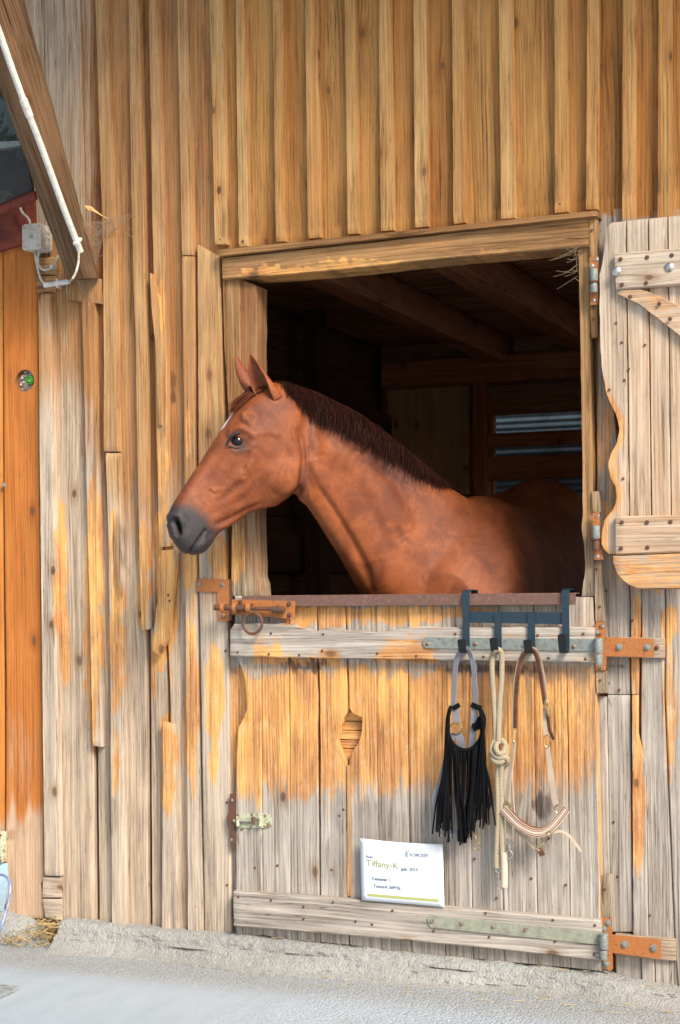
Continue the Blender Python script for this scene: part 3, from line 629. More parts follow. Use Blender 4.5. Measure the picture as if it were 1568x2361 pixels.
mb = MB(); mb.strip([(537,2055),(800,2073),(1100,2098),(1384,2123)], [(538,2136),(800,2156),(1100,2184),(1387,2216)], -.068, .032, key='x', wf=lambda X, Y, r: (0, 1.0, .1*max(0, N3(X*.02, Y*.1, 3))), nt=8, edge=.0005, ch=.004, rid=.15); mb.build('rail', DOORW, door)
# brown steel cap on the top edge
mb = MB(); a = at(538, 1372, -.066); b = at(1327, 1372, -.066); zt = a.z; 
zt = at(930, 1370, -.066).z; zl = at(930, 1396, -.066).z
mb.box((at(558, 1380, -.066).x, -.066, zl), (b.x, -.063, zt), long='x', ch=.001); mb.box((at(558, 1380, -.066).x, -.0629, zt-.003), (b.x, .012, zt), long='x', ch=.001)
mb.build('steel_cap', BROWNST, door)
mb = MB(); mb.strip([(541,1374),(560,1374)], [(541,1388),(560,1388)], -.05, .03, key='x', wf=wdoor, nt=2); mb.build('end_block', DOORW, door)
for L in ([(548,1503),(620,1508),(690,1510),(743,1500),(870,1506),(1050,1461),(1145,1463),(1240,1464),(1345,1461),(960,1512),(1115,1514),(1265,1517),(1350,1519),(625,1460),(745,1462)], [(550,2067),(540,2120),(625,2075),(700,2090),(768,2080),(700,2118),(820,2124),(858,2131),(905,2099),(1000,2146),(1120,2105),(1128,2160),(1280,2170),(1275,2121),(1372,2133),(1370,2200)]):
    for X, Y in L: o = addobj('nail', nme, None, door); o.location = at(X, Y, -.069)-door.location
for X, Y in [(792,1866),(783,1880),(640,1995),(588,2000),(765,2005),(1094,1980),(1225,2025),(1266,1932),(920,2010),(1305,2040),(1145,2070)]:
    o = addobj('nail', nme, None, door); o.location = at(X, Y, -.038)-door.location
# strap hinges
def strap(name, TL, TR, BR, BL, y, mat, parent):
    mb = MB(); r = .6; x0 = TL[0]; poly = [(TL[0]+6, TL[1]), TR, BR, (BL[0]+6, BL[1]), (BL[0]+1, BL[1]-5), (BL[0]-1, (TL[1]+BL[1])/2), (TL[0]+1, TL[1]+5)]
    mb.plate(poly, y, .004); return mb.build(name, mat, parent)
s1 = strap('strap_hinge', (976,1469), (1372,1473), (1372,1501), (976,1494), -.0725, GALV, door)
s2 = strap('strap_hinge', (985,2111), (1385,2150), (1385,2178), (988,2138), -.0725, GALVG, door)
def kn(X, Y0, Y1, y, r, mat, parent, name='knuckle'):
    a = at(X, Y0, y); b = at(X+.5, Y1, y); mb = MB(); mb.lathe(b, a-b, [(r*.94, 0), (r, .002), (r, (a-b).length-.002), (r*.94, (a-b).length)], 18); return mb.build(name, mat, parent)
kn(1380, 1471, 1506, -.082, .0135, GALV, s1); kn(1380, 1508, 1532, -.080, .012, GALV, s1)
kn(1392, 2152, 2188, -.082, .0135, GALV, s2); kn(1391, 2190, 2212, -.080, .012, GALV, s2)
put_bolts([(987,1483),(1096,1484),(1208,1487),(1324,1490)], -.0725, s1, BOLTM, .005); put_bolts([(996,2124),(1065,2129),(1138,2135),(1212,2143)], -.0725, s2, BOLTM, .005)
# sliding bolt
def Q7(x, y): return (432.7+.2509*x, 1298.2+.2509*y)
mb = MB(); mb.plate([Q7(*p) for p in [(405,332),(600,336),(985,350),(980,512),(690,490),(405,470)]], -.070, .004); bp = mb.build('sliding_bolt', ORMETAL, door)
mb = MB(); P = [at(*Q7(x, y), -.088) for x, y in [(248,405),(345,407),(346,408),(360,407),(361,405),(520,412),(521,412),(780,420),(781,424),(888,427),(892,427)]]
mb.tube(P, [.0105,.0105,.008,.008,.0112,.0112,.0068,.0068,.0108,.0108,.008], 16); mb.build('bolt_rod', RUST, bp)
for x in (330, 440, 570): 
    mb = MB(); c = at(*Q7(x, 410), -.084); ax = Vector((1, 0, 0)); pts = [c+Vector((0, -math.sin(t)*.013, math.cos(t)*.015))-Vector((0, .002, 0)) for t in [k*math.pi/8 for k in range(9)]]
    pts = [pts[0]+Vector((0, .016, 0))]+pts+[pts[-1]+Vector((0, .016, 0))]; mb.ribbon(pts, .012 if x != 570 else .016, .003, nrm=[Vector((0, -1, 0.001))]*1 if False else (1, 0, 0) and [(c-p) for p in pts]); mb.build('bolt_guide', ORMETAL, bp)
mb = MB(); c = at(*Q7(597, 551), -.092); R1 = .0335
mb.tube([c+Vector((R1*math.cos(t), .002*math.sin(t), R1*math.sin(t))) for t in [k*2*math.pi/36 for k in range(36)]], .0046, 12, closed=True); mb.build('pull_ring', RUST, bp)
for p in [(484,356),(932,376),(934,478)]: put_bolts([Q7(*p)], -.070, bp, RUST, .006)
# orange keeper plate on the post
kp = thing('bolt_keeper', 'angled orange painted steel keeper plate screwed to the post beside the bolt', 'keeper plate', at(*Q7(320, 200), -.03))
mb = MB(); mb.plate([Q7(*p) for p in [(74,146),(375,147),(380,300),(385,532),(283,530),(272,262),(74,260)]], -.036, .005); mb.build('angle_plate', ORMETAL, kp)
mb = MB(); mb.plate([Q7(*p) for p in [(376,147),(403,150),(405,520),(386,531)]], -.034, .05); mb.build('edge_flange', RUST, kp)
put_bolts([Q7(113, 192), Q7(320, 198), Q7(332, 484)], -.036, kp, BOLTM, .0062)
# small pale latch low on the door
def Q4(x, y): return (.5018*x, 1573.6+.5018*y)
mb = MB(); mb.plate([Q4(*p) for p in [(1086,598),(1225,600),(1248,615),(1248,655),(1228,668),(1086,666)]], -.040, .003); la = mb.build('door_latch', PALEG, door)
mb = MB(); mb.tube([at(*Q4(1074, 634), -.047), at(*Q4(1112, 634), -.047), at(*Q4(1170, 634), -.047)], .0062, 12); mb.build('slide', GALVG, la)
mb = MB()
for x in (1098, 1200):
    a = at(*Q4(x, 612), -.041); b = at(*Q4(x, 656), -.041); mb.box((a.x-.006, -.058, b.z), (a.x+.006, -.0405, a.z), ch=.004)
mb.build('slide_guide', PALEG, la)
mb = MB(); mb.tube([at(*Q4(1165, 620), -.047), at(*Q4(1166, 640), -.06), at(*Q4(1166, 655), -.062)], [.006, .0055, .004], 10); mb.build('thumb_knob', RUST, la)
for p in [(1095,606),(1158,604),(1218,610),(1218,660),(1112,672)]: put_bolts([Q4(*p)], -.040, la, BOLTM, .0035, .002)
lk = thing('latch_keeper', 'narrow rusty iron keeper bar for the small latch on the post edge', 'keeper bar', at(*Q4(1065, 640), -.03))
mb = MB(); mb.plate([Q4(*p) for p in [(1055,512),(1078,510),(1080,690),(1083,735),(1070,770),(1060,750),(1056,690),(1044,655),(1042,612),(1054,590)]], -.045, .006); mb.build('keeper_bar', RUST, lk)
for p in [(1066,540),(1063,722)]: put_bolts([Q4(*p)], -.045, lk, BOLTM, .004, .003)

# ------------------------------------------------------------ hinge brackets on the wall
def Q9(x, y): return (1337.6+.2*x, 1337.6+.2*y)
def Q10(x, y): return (1337.6+.2333*x, 1809.6+.2333*y)
hb = thing('hinge_bracket', 'orange steel hinge bracket bolted beside the top of the lower door', 'hinge bracket', at(1450, 1490, -.02), group='orange hinge brackets of the lower door')
mb = MB(); mb.strip([Q9(290, 655), Q9(975, 668)], [Q9(290, 880), Q9(975, 905)], -.012, .02, key='x', wf=wdoor, nt=3, rid=.4); mb.build('packing_block', LEFTB, hb)
mb = MB(); mb.plate([Q9(*p) for p in [(180,482),(286,482),(290,655),(848,672),(848,886),(300,876),(296,1032),(182,1034)]], -.044, .006); mb.build('bracket_plate', ORMETAL, hb)
put_bolts([Q9(452, 768), Q9(778, 770)], -.044, hb, GALV, .0075, .007); put_bolts([Q9(253, 527), Q9(203, 602), Q9(230, 995)], -.044, hb, BOLTM, .006); put_bolts([Q9(884, 776)], -.013, hb, RUST, .005)
hb2 = thing('hinge_bracket', 'orange steel hinge bracket bolted near the foot of the wall above the concrete', 'hinge bracket', at(1470, 2180, -.02), group='orange hinge brackets of the lower door')
mb = MB(); mb.strip([Q10(345, 1475), Q10(940, 1525)], [Q10(345, 1690), Q10(945, 1745)], -.014, .03, key='x', wf=wdoor, nt=3, rid=.4); mb.build('packing_block', LEFTW, hb2)
mb = MB(); mb.plate([Q10(*p) for p in [(212,1310),(303,1332),(310,1480),(795,1530),(800,1720),(318,1658),(322,1820),(290,1842),(236,1788),(214,1500)]], -.044, .006); mb.build('bracket_plate', ORMETAL, hb2)
put_bolts([Q10(443, 1575), Q10(728, 1612)], -.044, hb2, GALV, .008, .006); put_bolts([Q10(275, 1365), Q10(238, 1422), Q10(262, 1768)], -.044, hb2, GALV, .007, .004)

# ------------------------------------------------------------ upper leaf folded back against the wall
ul = thing('upper_door_leaf', 'open upper half door folded back on the right, pale worn boards with gnawed edge', 'door', at(1480, 1400, -.07))
LE = [(1408,512),(1399,520),(1393,563),(1388,600),(1381,633),(1381,722),(1382,806),(1387,852),(1394,899),(1408,932),(1422,960),(1427,988),(1422,1020),(1408,1044),(1401,1072),(1406,1104),(1420,1123),(1422,1146),(1413,1174),(1391,1198),(1386,1225),(1385,1260),(1400,1276)]
def wup(X, Y, rid=.5):
    e = X-interp(LE, Y); o = max(.8*blobs(OR, X, Y), .62*sst(26, 4, e)*sst(820, 980, Y), .32*max(0, N3(X*.012, Y*.006, 9)+.1))
    if Y > 1272: o = max(o, .30+.3*N3(X*.03, Y*.1, 0))
    return (o, .45+.3*sst(900, 560, Y), .15*sst(560, 515, Y))
def topy(X): return 512-(X-1408)*.094
def ledge(mb, xs, **k): pass
mb = MB(); xsm = [None, 1452, 1503, 1548, 1600]
A = LE
for k in range(4):
    if k: A = [(xsm[k]-9+1, topy(xsm[k])), (xsm[k]+1, 1275)]
    B = [(xsm[k+1]-9-1, topy(xsm[k+1])), (xsm[k+1]-1, 1275)]
    mb.strip(A, B, -.066+.001*(k % 2), .020, wf=wup, nt=9, edge=.0003 if k else .0012, ch=.004 if k else .007, rid=[.2, .7, .4, .9][k])
mb.build('leaf_boards', UPDOOR, ul)
mb = MB(); mb.strip([(1416,583),(1600,569)], [(1420,668),(1600,653)], -.090, .024, key='x', wf=wup, nt=6, edge=.0004, rid=.3, ch=.004); mb.build('ledge', UPDOOR, ul)
mb = MB(); mb.strip([(1419,1190),(1600,1186)], [(1419,1279),(1600,1272)], -.090, .024, key='x', wf=wup, nt=6, edge=.0004, rid=.6, ch=.004); mb.build('ledge', UPDOOR, ul)
mb = MB(); mb.strip([(1413,1280),(1600,1274)], [(1413,1296),(1422,1322),(1445,1347),(1469,1358),(1600,1358)], -.086, .024, key='x', wf=wup, nt=6, edge=.0008, rid=.8, ch=.005); mb.build('bottom_board', UPDOOR, ul)
mb = MB(); mb.strip([(1420,670),(1475,664),(1600,716)], [(1422,676),(1475,702),(1600,800)], -.084, .018, key='x', wf=lambda X, Y, r: (.25, .3, .1), nt=6, edge=.0012, rid=.1, ch=.005); mb.build('diagonal_brace', UPDOOR, ul)
put_bolts([(1431,597),(1492,593),(1549,588),(1434,656),(1490,652),(1453,684),(1520,700),(1545,735)], -.091, ul, RUST, .0045, .001); put_bolts([(1434,1204),(1492,1204),(1546,1203),(1432,1264),(1493,1262)], -.091, ul, RUST, .0045, .001)
for X, Y in ((1421,625),(1543,616)):
    mb = MB(); mb.lathe(at(X, Y, -.090), (0, -1, 0), [(.014, 0), (.0135, .002), (.009, .005), (.002, .0062)], 18); mb.build('carriage_bolt', CHROME, ul)
for X, Y in ((1421,744),(1434,789),(1487,795),(1440,876),(1405,898),(1437,1103),(1450,850)): 
    o = addobj('nail', nme, None, ul); o.location = at(X, Y, -.0675)-ul.location
# its two lift-off hinges
for nm, pl, Ys, L in (('lift_off_hinge', [(1359,592),(1380,590),(1380,640),(1379,702),(1361,702)], (620,674), [(1366,612),(1376,597),(1369,692)]), ('lift_off_hinge', [(1366,1182),(1382,1180),(1384,1215),(1391,1290),(1370,1290)], (1212,1268), [(1378,1189),(1378,1282)])):
    up = Ys[0] < 700
    h = thing(nm, 'upper lift-off hinge with steel pin at the top right of the window frame' if up else 'lower lift-off hinge with rusty pin halfway down the right jamb', 'hinge', at(1370, Ys[0], -.05), group='hinges of the upper door leaf')
    mb = MB(); mb.plate(pl, -.052, .005); mb.build('hinge_plate', ORMETAL, h)
    X = 1369 if up else 1374; Ym = lerp(Ys[0], Ys[1], .55)
    kn(X, Ys[0], Ym-2, -.066, .0125, GALV, h, 'barrel'); kn(X, Ym+2, Ys[1], -.066, .011, GALV if up else RUST, h, 'barrel'); kn(X-1, Ym-2, Ym+2, -.066, .0155, RUST, h, 'washer')
    put_bolts(L, -.052, h, CHROME, .0045, .003)

# ------------------------------------------------------------ hook rack over the door
rk = thing('hook_rack', 'blue black steel rack of four hooks hung over the door top', 'hook rack', at(1190, 1420, -.08))
YR = -.074
def vstrap(X, Ytop, Ybot, over, lip, nm='hook_strap'):
    a = at(X, Ytop, YR); b = at(X+1.0, Ybot, YR); x = a.x; W = .0175*1.12
    P = []
    if over:
        P += [Vector((x, .018, a.z-.05)), Vector((x, .018, zt+.006))]+[Vector((x, .012-(.012-YR-.006)*t, zt+.0075+.004*math.sin(math.pi*t))) for t in (0, .25, .5, .75, 1)]
        P += [Vector((x, YR, zt-.004))]
    else: P += [Vector((x, YR, a.z))]
    P += [Vector((x, YR-(0.0004*k), lerp(a.z, b.z, t))) for k, t in enumerate((.12, .4, .7, .95))]
    mb = MB(); rr = .020; base = P[-1]
    P = [Vector(p) for p in P]
    P += [Vector((x, base.y-rr+rr*math.cos(t), base.z-rr*math.sin(t)*.9)) for t in [k*math.pi/8 for k in range(1, 8)]]
    Q = cr(P, 3)
    mb.ribbon(Q, .0225, .003, nrm=[Vector((0, -(Q[min(len(Q)-1, k+1)]-Q[max(0, k-1)]).z, (Q[min(len(Q)-1, k+1)]-Q[max(0, k-1)]).y))*-1 for k in range(len(Q))]); g = mb.build(nm, BLUEBK, rk)
    e = P[-1]; lipP = [e, e+Vector((0, -.003, lip*.4)), e+Vector((0, -.009, lip))]
    mb = MB(); mb.ribbon([P[-5], P[-4], P[-3], P[-2]]+cr(lipP, 4), [.0235]*4+[.0235+.003*k/8 for k in range(8)]+[.014], .0042, nrm=[(0, 0, 1)]*0 or (1, 0, 0) and [Vector((0, -.2, 1)), Vector((0, -.5, .8)), Vector((0, -.8, .4))]+[Vector((0, -1, 0))]*10)
    mb.build('hook_tip', BLACKP, g); return base
HK = []
def Q3(x, y): return (983.5+.3166*x, 1337.5+.3166*y)
HK.append(vstrap(Q3(285, 0)[0], 1372, Q3(0, 500)[1], True, .030)); HK.append(vstrap(Q3(519, 0)[0], Q3(0, 236)[1], Q3(0, 490)[1], False, .033))
HK.append(vstrap(Q3(763, 0)[0], Q3(0, 236)[1], Q3(0, 497)[1], False, .030)); HK.append(vstrap(Q3(1011, 0)[0], 1370, Q3(0, 500)[1], True, .045))
mb = MB(); mb.plate([Q3(308, 226), Q3(985, 234), Q3(985, 320), Q3(308, 309)], YR+.0035, .003); mb.build('crossbar', BLUEBK, rk)
hooks = HK

# ------------------------------------------------------------ fly fringe headcollar
YF = -.092
def F(x, y, d=0): return at(*Q3(x, y), YF+d)
hc = thing('fringed_headcollar', 'grey headcollar with a black fly fringe hanging from the leftmost hook', 'headcollar', F(270, 520))
mb = MB(); mb.ribbon(cr([F(192,925), F(203,790), F(207,680), F(217,590), F(238,530), F(268,500,-.012), F(300,505,-.012), F(325,560), F(343,630), F(350,740), F(358,850), F(350,930)], 5), [.015]*14+[.015]*60 and .0175, .0022, nrm=(-.35, -1, 0)); mb.build('crown_strap', GREYWEB, hc)
mb = MB(); mb.ribbon(cr([F(215,900), F(213,960), F(216,1035)], 5), .021, .0022); mb.ribbon(cr([F(352,900), F(345,1000), F(340,1100), F(332,1215,.006)], 5), .020, .0022); mb.build('cheek_strap', GREYWEB, hc)
mb = MB(); mb.ribbon(cr([F(225,1115), F(245,1160), F(265,1240,.008)], 4), .024, .0022); mb.ribbon(cr([F(200,1115), F(180,1160), F(165,1215), F(130,1350,.01), F(105,1470,.01)], 5), .016, .0022); mb.build('side_strap', GREYWEB, hc)
mb = MB(); c = F(216, 1078, -.004); mb.tube([c+Vector((.0185*math.cos(t), 0, .0165*math.sin(t))) for t in [k*2*math.pi/28 for k in range(28)]], .0021, 8, closed=True); mb.build('ring', BRASS, hc)
band = cr([F(180,915,-.006), F(160,980,-.01), F(152,1060,-.012), F(165,1140,-.013), F(205,1205,-.014), F(270,1236,-.014), F(335,1222,-.014), F(385,1165,-.013), F(412,1090,-.012), F(418,1010,-.01), F(400,955,-.008), F(370,925,-.006)], 7)
mb = MB(); mb.tube(band, .0062, 10); mb.build('browband', BLACKCL, hc)
mb = MB(); mb.ribbon(cr([F(190,935,-.004), F(240,905,-.004)], 4), .014, .004); mb.build('binding', BLACKCL, hc); mb = MB(); mb.ribbon(cr([F(325,905,-.004), F(400,935,-.004)], 4), .016, .004); mb.build('binding', BLACKCL, hc); mb = MB(); mb.ribbon(cr([F(335,1075,-.006), F(375,1055,-.006), F(402,1000,-.006)], 4), [.012]+[.024]*7+[.02], .004); mb.build('binding', BLACKCL, hc)
mb = MB(); n = 92; rnd = random.Random(3)
for k in range(n):
    t = k/(n-1); i = .03+t*.94; bi = i*(len(band)-1); j = int(bi); p = Vector(band[j]).lerp(band[min(len(band)-1, j+1)], bi-j)
    px = proj(p); q3x = (px[0]-983.5)/.3166; q3y = (px[1]-1337.5)/.3166
    ex = lerp(70, 478, t)+rnd.uniform(-26, 26); 
    yb = 1790+90*math.sin(math.pi*min(1, t*1.25))+rnd.uniform(-90, 60)-60*(t > .85)
    if t < .15: ex = rnd.uniform(38, 150); yb = rnd.uniform(1700, 1870)
    if rnd.random() < .08: ex += rnd.choice((-50, 40)); yb -= 60
    if .3 < t < .8 and rnd.random() < .5: ex = lerp(ex, 300, .35)
    d0 = rnd.uniform(-.022, .0); mid = (lerp(q3x, ex, .35)+rnd.uniform(-7, 7), lerp(q3y, yb, .45)); m2_ = (lerp(q3x, ex, .75)+rnd.uniform(-9, 9), lerp(q3y, yb, .75))
    pts = cr([p, F(lerp(q3x, ex, .12), q3y+60, d0-.008), F(*mid, d0), F(*m2_, d0), F(ex, yb, d0)], 5)
    mb.ribbon(pts, rnd.uniform(.0035, .0058), .0016, nrm=(rnd.uniform(-.7, .7), -1, 0), across=3)
mb.build('fringe', BLACKCL, hc)
mb = MB(); mb.ribbon(cr([F(105,1480,.012), F(78,1560,.008), F(75,1640,.006), F(100,1740,.004), F(150,1810,.002), F(210,1840,0), F(280,1835,.002), F(330,1760,.01), F(345,1600,.014), F(330,1450,.016)], 5), .026, .0024, nrm=[Vector((.3, -1, .1))]*46); mb.build('noseband', GREYWEB, hc)
mb = MB(); c = F(118, 1820, 0); mb.tube([c+Vector((.012*math.cos(t), 0, .019*math.sin(t))) for t in [k*2*math.pi/24 for k in range(24)]], .0017, 8, closed=True); mb.build('ring', CHROME, hc)
def snap(x0, y0, x1, y1, mat, parent, w=.011, d=-.004):
    """small trigger snap: swivel, body and a closed hook"""
    a = F(x0, y0, d); b = F(x1, y1, d); ax = (b-a).normalized(); L = (b-a).length; s = Vector((1, 0, 0)); mb = MB()
    mb.tube([a-s*w*.9, a-s*w*.95+ax*.003, a-s*w*.3+ax*.008, a+s*w*.3+ax*.008, a+s*w*.95+ax*.003, a+s*w*.9], .0018, 8)
    mb.tube([a-s*w*.9, a+s*w*.9], .0018, 8)
    mb.tube([a+ax*.007, a+ax*.015, a+ax*L*.45, a+ax*L*.5], [.003, .0042, .004, .002], 10)
    c = a+ax*(L*.5+L*.24); hk = [c+ax*(-L*.24*math.cos(t))+s*(w*.85*math.sin(t)) for t in [k*2*math.pi/20 for k in range(20)]]
    mb.tube(hk, .0022, 8, closed=True); return mb.build('snap_clip', mat, parent)
mb = MB(); mb.ribbon(cr([F(335,1790,.008), F(338,1830,.004)], 3), .014, .003); mb.build('clip_tab', LEATHER, hc)
snap(355, 1840, 372, 1972, BRASS, hc)

# ------------------------------------------------------------ braided lead rope
YF = -.090
lr = thing('lead_rope', 'cream braided lead rope tied in a knot on the second hook', 'rope', F(520, 520))
r = .0082
def bend(P, k=7): return cr(P, k)
mb = MB(); mb.tube(bend([F(504,1190,-.004), F(500,1080), F(496,980), F(490,860), F(482,740), F(477,620), F(484,545), F(502,512,-.014), F(524,505,-.014), F(544,530,-.006), F(549,610), F(545,740), F(534,880), F(528,1000), F(524,1190,-.010)]), r, 14)
mb.build('rope_loop', ROPE, lr)
mb = MB()
mb.tube(bend([F(500,1170,-.004), F(478,1205,-.012), F(478,1250,-.018), F(520,1290,-.026), F(575,1290,-.020), F(590,1325,-.008), F(560,1352,.002)]), r*1.05, 14)
mb.tube(bend([F(545,1160,.004), F(575,1200,0), F(578,1260,-.006), F(548,1320,-.022), F(500,1318,-.024), F(474,1275,-.012), F(486,1235,.002)]), r*1.05, 14)
mb.tube(bend([F(515,1180,-.016), F(505,1225,-.026), F(530,1262,-.030), F(560,1250,-.02), F(570,1215,-.008)]), r, 14); mb.build('knot', ROPE, lr)
mb = MB(); mb.tube(bend([F(522,1320,-.006), F(516,1450), F(519,1700), F(513,1900), F(508,2050), F(512,2095)]), r*1.02, 14); mb.tube(bend([F(546,1330,-.008), F(541,1480,.002), F(547,1700,.002), F(549,1900), F(556,2080), F(562,2225)]), [r*1.0]*29+[r*1.15]*7, 14)
mb.build('rope_tail', ROPE, lr)
mb = MB(); mb.tube(bend([F(562,1980), F(566,2090), F(566,2234)]), r*1.35, 14); mb.build('whipped_end', NYLON, lr)
snap(520, 2110, 533, 2262, CHROME, lr, .008)
mb = MB(); mb.ribbon(bend([F(592,1300,.004), F(588,1500,.006), F(598,1700,.006), F(602,1880)]), .019, .0025); mb.build('webbing_end', BEIGEWEB, lr)
snap(604, 1905, 602, 2030, CHROME, lr, .012)

# ------------------------------------------------------------ leather headcollar
YF = -.088
lc = thing('leather_headcollar', 'brown leather headcollar with a striped cream noseband on the third hook', 'headcollar', F(760, 520))
crownL = bend([F(648,1078), F(648,980), F(652,860), F(660,740), F(674,640), F(695,568), F(728,520,-.014), F(765,508,-.016), F(795,540,-.010), F(818,620), F(836,720), F(850,820), F(862,905)])
mb = MB(); mb.ribbon(crownL, .0135, .0036, nrm=(-.5, -1, 0)); mb.build('crown_strap', LEATHER, lc)
mb = MB(); mb.ribbon([p+Vector((.0035 if k > 45 else -.003, .003, .001)) for k, p in enumerate(crownL)], .0165, .002, nrm=(-.3, -1, 0)); mb.build('crown_lining', BEIGEWEB, lc)
mb = MB(); fr_ = [F(858,915,-.008), F(862,885,-.01), F(872,868,-.012), F(880,885,-.012), F(884,930,-.012), F(893,975,-.01), F(897,993,-.008), F(886,985,-.008), F(868,950,-.008)]; mb.tube(cr(fr_+[fr_[0]], 3)[:-1], .0024, 8, closed=True); mb.tube([F(872,872,-.013), F(880,940,-.014), F(890,985,-.011)], .003, 8); mb.build('buckle', BRASS, lc)
mb = MB(); mb.ribbon(bend([F(882,960,-.004), F(892,1050,-.004), F(905,1110,-.004), F(930,1160,-.004)]), .0115, .0035, nrm=(-.6, -1, 0)); mb.build('loose_end', LEATHER, lc)
mb = MB(); mb.ribbon(bend([F(862,930), F(866,1020), F(872,1135)]), .014, .003); mb.build('adjusting_strap', BEIGEWEB, lc)
def oring(x, y, rx, rz, d=-.003, nm='ring', mat=None): mb = MB(); c = F(x, y, d); mb.tube([c+Vector((rx*math.cos(t), .002*math.cos(t), rz*math.sin(t))) for t in [k*2*math.pi/24 for k in range(24)]], .0019, 8, closed=True); return mb.build(nm, mat or BRASS, lc)
oring(641, 1128, .0065, .020); oring(877, 1172, .009, .018); oring(590, 1640, .011, .011); oring(965, 1665, .012, .013)
mb = MB(); mb.ribbon(bend([F(640,1172), F(622,1300), F(606,1440), F(595,1560), F(592,1625)]), .0125, .003, nrm=(-.4, -1, 0)); mb.ribbon(bend([F(632,1190,.006), F(620,1290,.008), F(618,1420,.006), F(624,1560,.004), F(636,1700,.004)]), .0095, .003, nrm=(-.5, -1, 0))
mb.ribbon(bend([F(880,1205), F(896,1330), F(912,1460), F(930,1580), F(948,1655)]), [.013]*10+[.0165]*19, .003); mb.build('cheek_strap', BEIGEWEB, lc)
nb = bend([F(558,1668,-.006), F(600,1715,-.014), F(660,1775,-.020), F(730,1820,-.024), F(800,1842,-.026), F(865,1832,-.024), F(925,1785,-.018), F(975,1725,-.012), F(1018,1668,-.006)], 6)
mb = MB(); mb.ribbon(nb, .0255, .006, nrm=[Vector((-.1, -1, .35))]*49, across=7); mb.build('noseband', NYLON, lc)
mb = MB(); 
for off in (-.0095, -.0042, .0042, .0095): 
    pts = []
    for k, p in enumerate(nb):
        t = (nb[min(48, k+1)]-nb[max(0, k-1)]).normalized(); b = t.cross(Vector((-.1, -1, .35))).normalized(); nn = b.cross(t).normalized(); pts.append(p+b*off+(nn if nn.y < 0 else -nn)*.0034)
    mb.ribbon(pts, .0016 if abs(off) < .005 else .0028, .0012, nrm=[Vector((-.1, -1, .35))]*49, across=3)
mb.build('noseband_stitching', LEATHER, lc)
mb = MB(); mb.ribbon([p+Vector((0, .010, .008)) for p in nb[2:-2]], .022, .003, nrm=[Vector((0, -.6, 1))]*45); mb.build('noseband_lining', LEATHER, lc)
mb = MB(); mb.ribbon(bend([F(640,1810,.004), F(700,1860,-.004), F(780,1940,-.006), F(845,2010,-.006)]), .011, .003, nrm=(0, -1, .3)); mb.ribbon(bend([F(925,1840,-.012), F(985,1830,-.01), F(1045,1868,-.006), F(1095,1930,-.002), F(1125,1975,0)]), .0085, .003, nrm=(0, -1, .5)); mb.build('chin_strap', BEIGEWEB, lc)
mb = MB(); mb.ribbon(bend([F(825,1950,-.010), F(838,1985,-.010), F(848,2005,-.008)]), .014, .005); mb.build('leather_tip', LEATHER, lc)
oring(826, 1945, .008, .011, -.012); oring(855, 1880, .006, .016, -.014); oring(895, 1838, .006, .006, -.028)

# ------------------------------------------------------------ name sheet
PAPER = cloth('white_paper', (.72, .76, .80), (.70, .74, .78), scale=5, sheen=0, ws=.02)
def flatm(name, c): n = NT(name); return n.set(base=c, rough=.6)
INKB, INKG, INKP, OLIVE = flatm('navy_ink', (.03, .07, .16)), flatm('olive_ink', (.30, .32, .06)), flatm('pale_ink', (.66, .70, .74)), flatm('olive_bar', (.42, .43, .13))
INKL = flatm('grey_blue_ink', (.16, .20, .30))
sg = thing('name_sheet', 'white printed name sheet for a mare standing on the bottom rail of the door', 'sign', at(930, 2085, -.075))
C4 = [(830,1932),(1021,1946),(1025,2091),(834,2075)]
def S(u, v, d=0):  # u right, v down, 0..1
    t = (lerp(C4[0][0], C4[1][0], u), lerp(C4[0][1], C4[1][1], u)); b = (lerp(C4[3][0], C4[2][0], u), lerp(C4[3][1], C4[2][1], u))
    y = lerp(-.062, -.0745, v)-.004*math.sin(u*math.pi)*(1-v)+.003*max(0, u-.8)*(1-v)*5
    return at(lerp(t[0], b[0], v), lerp(t[1], b[1], v)+1.5*math.sin(u*math.pi)*(1-v)*2, y-d)
mb = MB(); rows = []
for j in range(13):
    rows.append([mb.vert(S(i/16, j/12)) for i in range(17)])
for a, b in zip(rows, rows[1:]): mb.ring(a, b, False)
mb.build('sheet', PAPER, sg)
o_ = sg.children[0]; sm = o_.modifiers.new('s', 'SOLIDIFY'); sm.thickness = .0012; sm.offset = 0
def text(s, u0, v0, h, mat, wmax=None, shear=0, bold=0, nm='lettering', caps=None):
    cu = bpy.data.curves.new('t', 'FONT'); cu.body = s; cu.size = 1; cu.shear = shear; cu.offset = bold; cu.resolution_u = 3
    to = bpy.data.objects.new('t', cu); col.objects.link(to); bpy.context.view_layer.update()
    me = bpy.data.meshes.new_from_object(to.evaluated_get(bpy.context.evaluated_depsgraph_get())); bpy.data.objects.remove(to); me.name = nm
    wd = max(v.co.x for v in me.vertices); sx = (wmax/wd) if wmax else h*.72
    asp = 191/145
    for v in me.vertices: v.co = S(u0+v.co.x*sx, v0-v.co.y*h, .0016)
    me.materials.clear(); return addobj(nm, me, mat, sg)
text('K', .53, .235, .16, INKL, .065, .35, .004); text('ROMOSER', .59, .215, .075, INKL, .225, .3, .006)
text('Stute', .065, .30, .052, INKB, .085, 0, .01); text('Tiffany-K', .065, .435, .145, INKG, .39, 0, .0); text('geb. 2015', .485, .455, .072, INKB, .205, 0, .006)
text('V:', .075, .66, .07, INKP, .028); text('Canaster I', .13, .655, .07, INKB, .215, 0, .012); text('M:', .075, .78, .07, INKP, .035); text('Tosca-K StPrSt.', .145, .775, .075, INKB, .335, 0, .012)
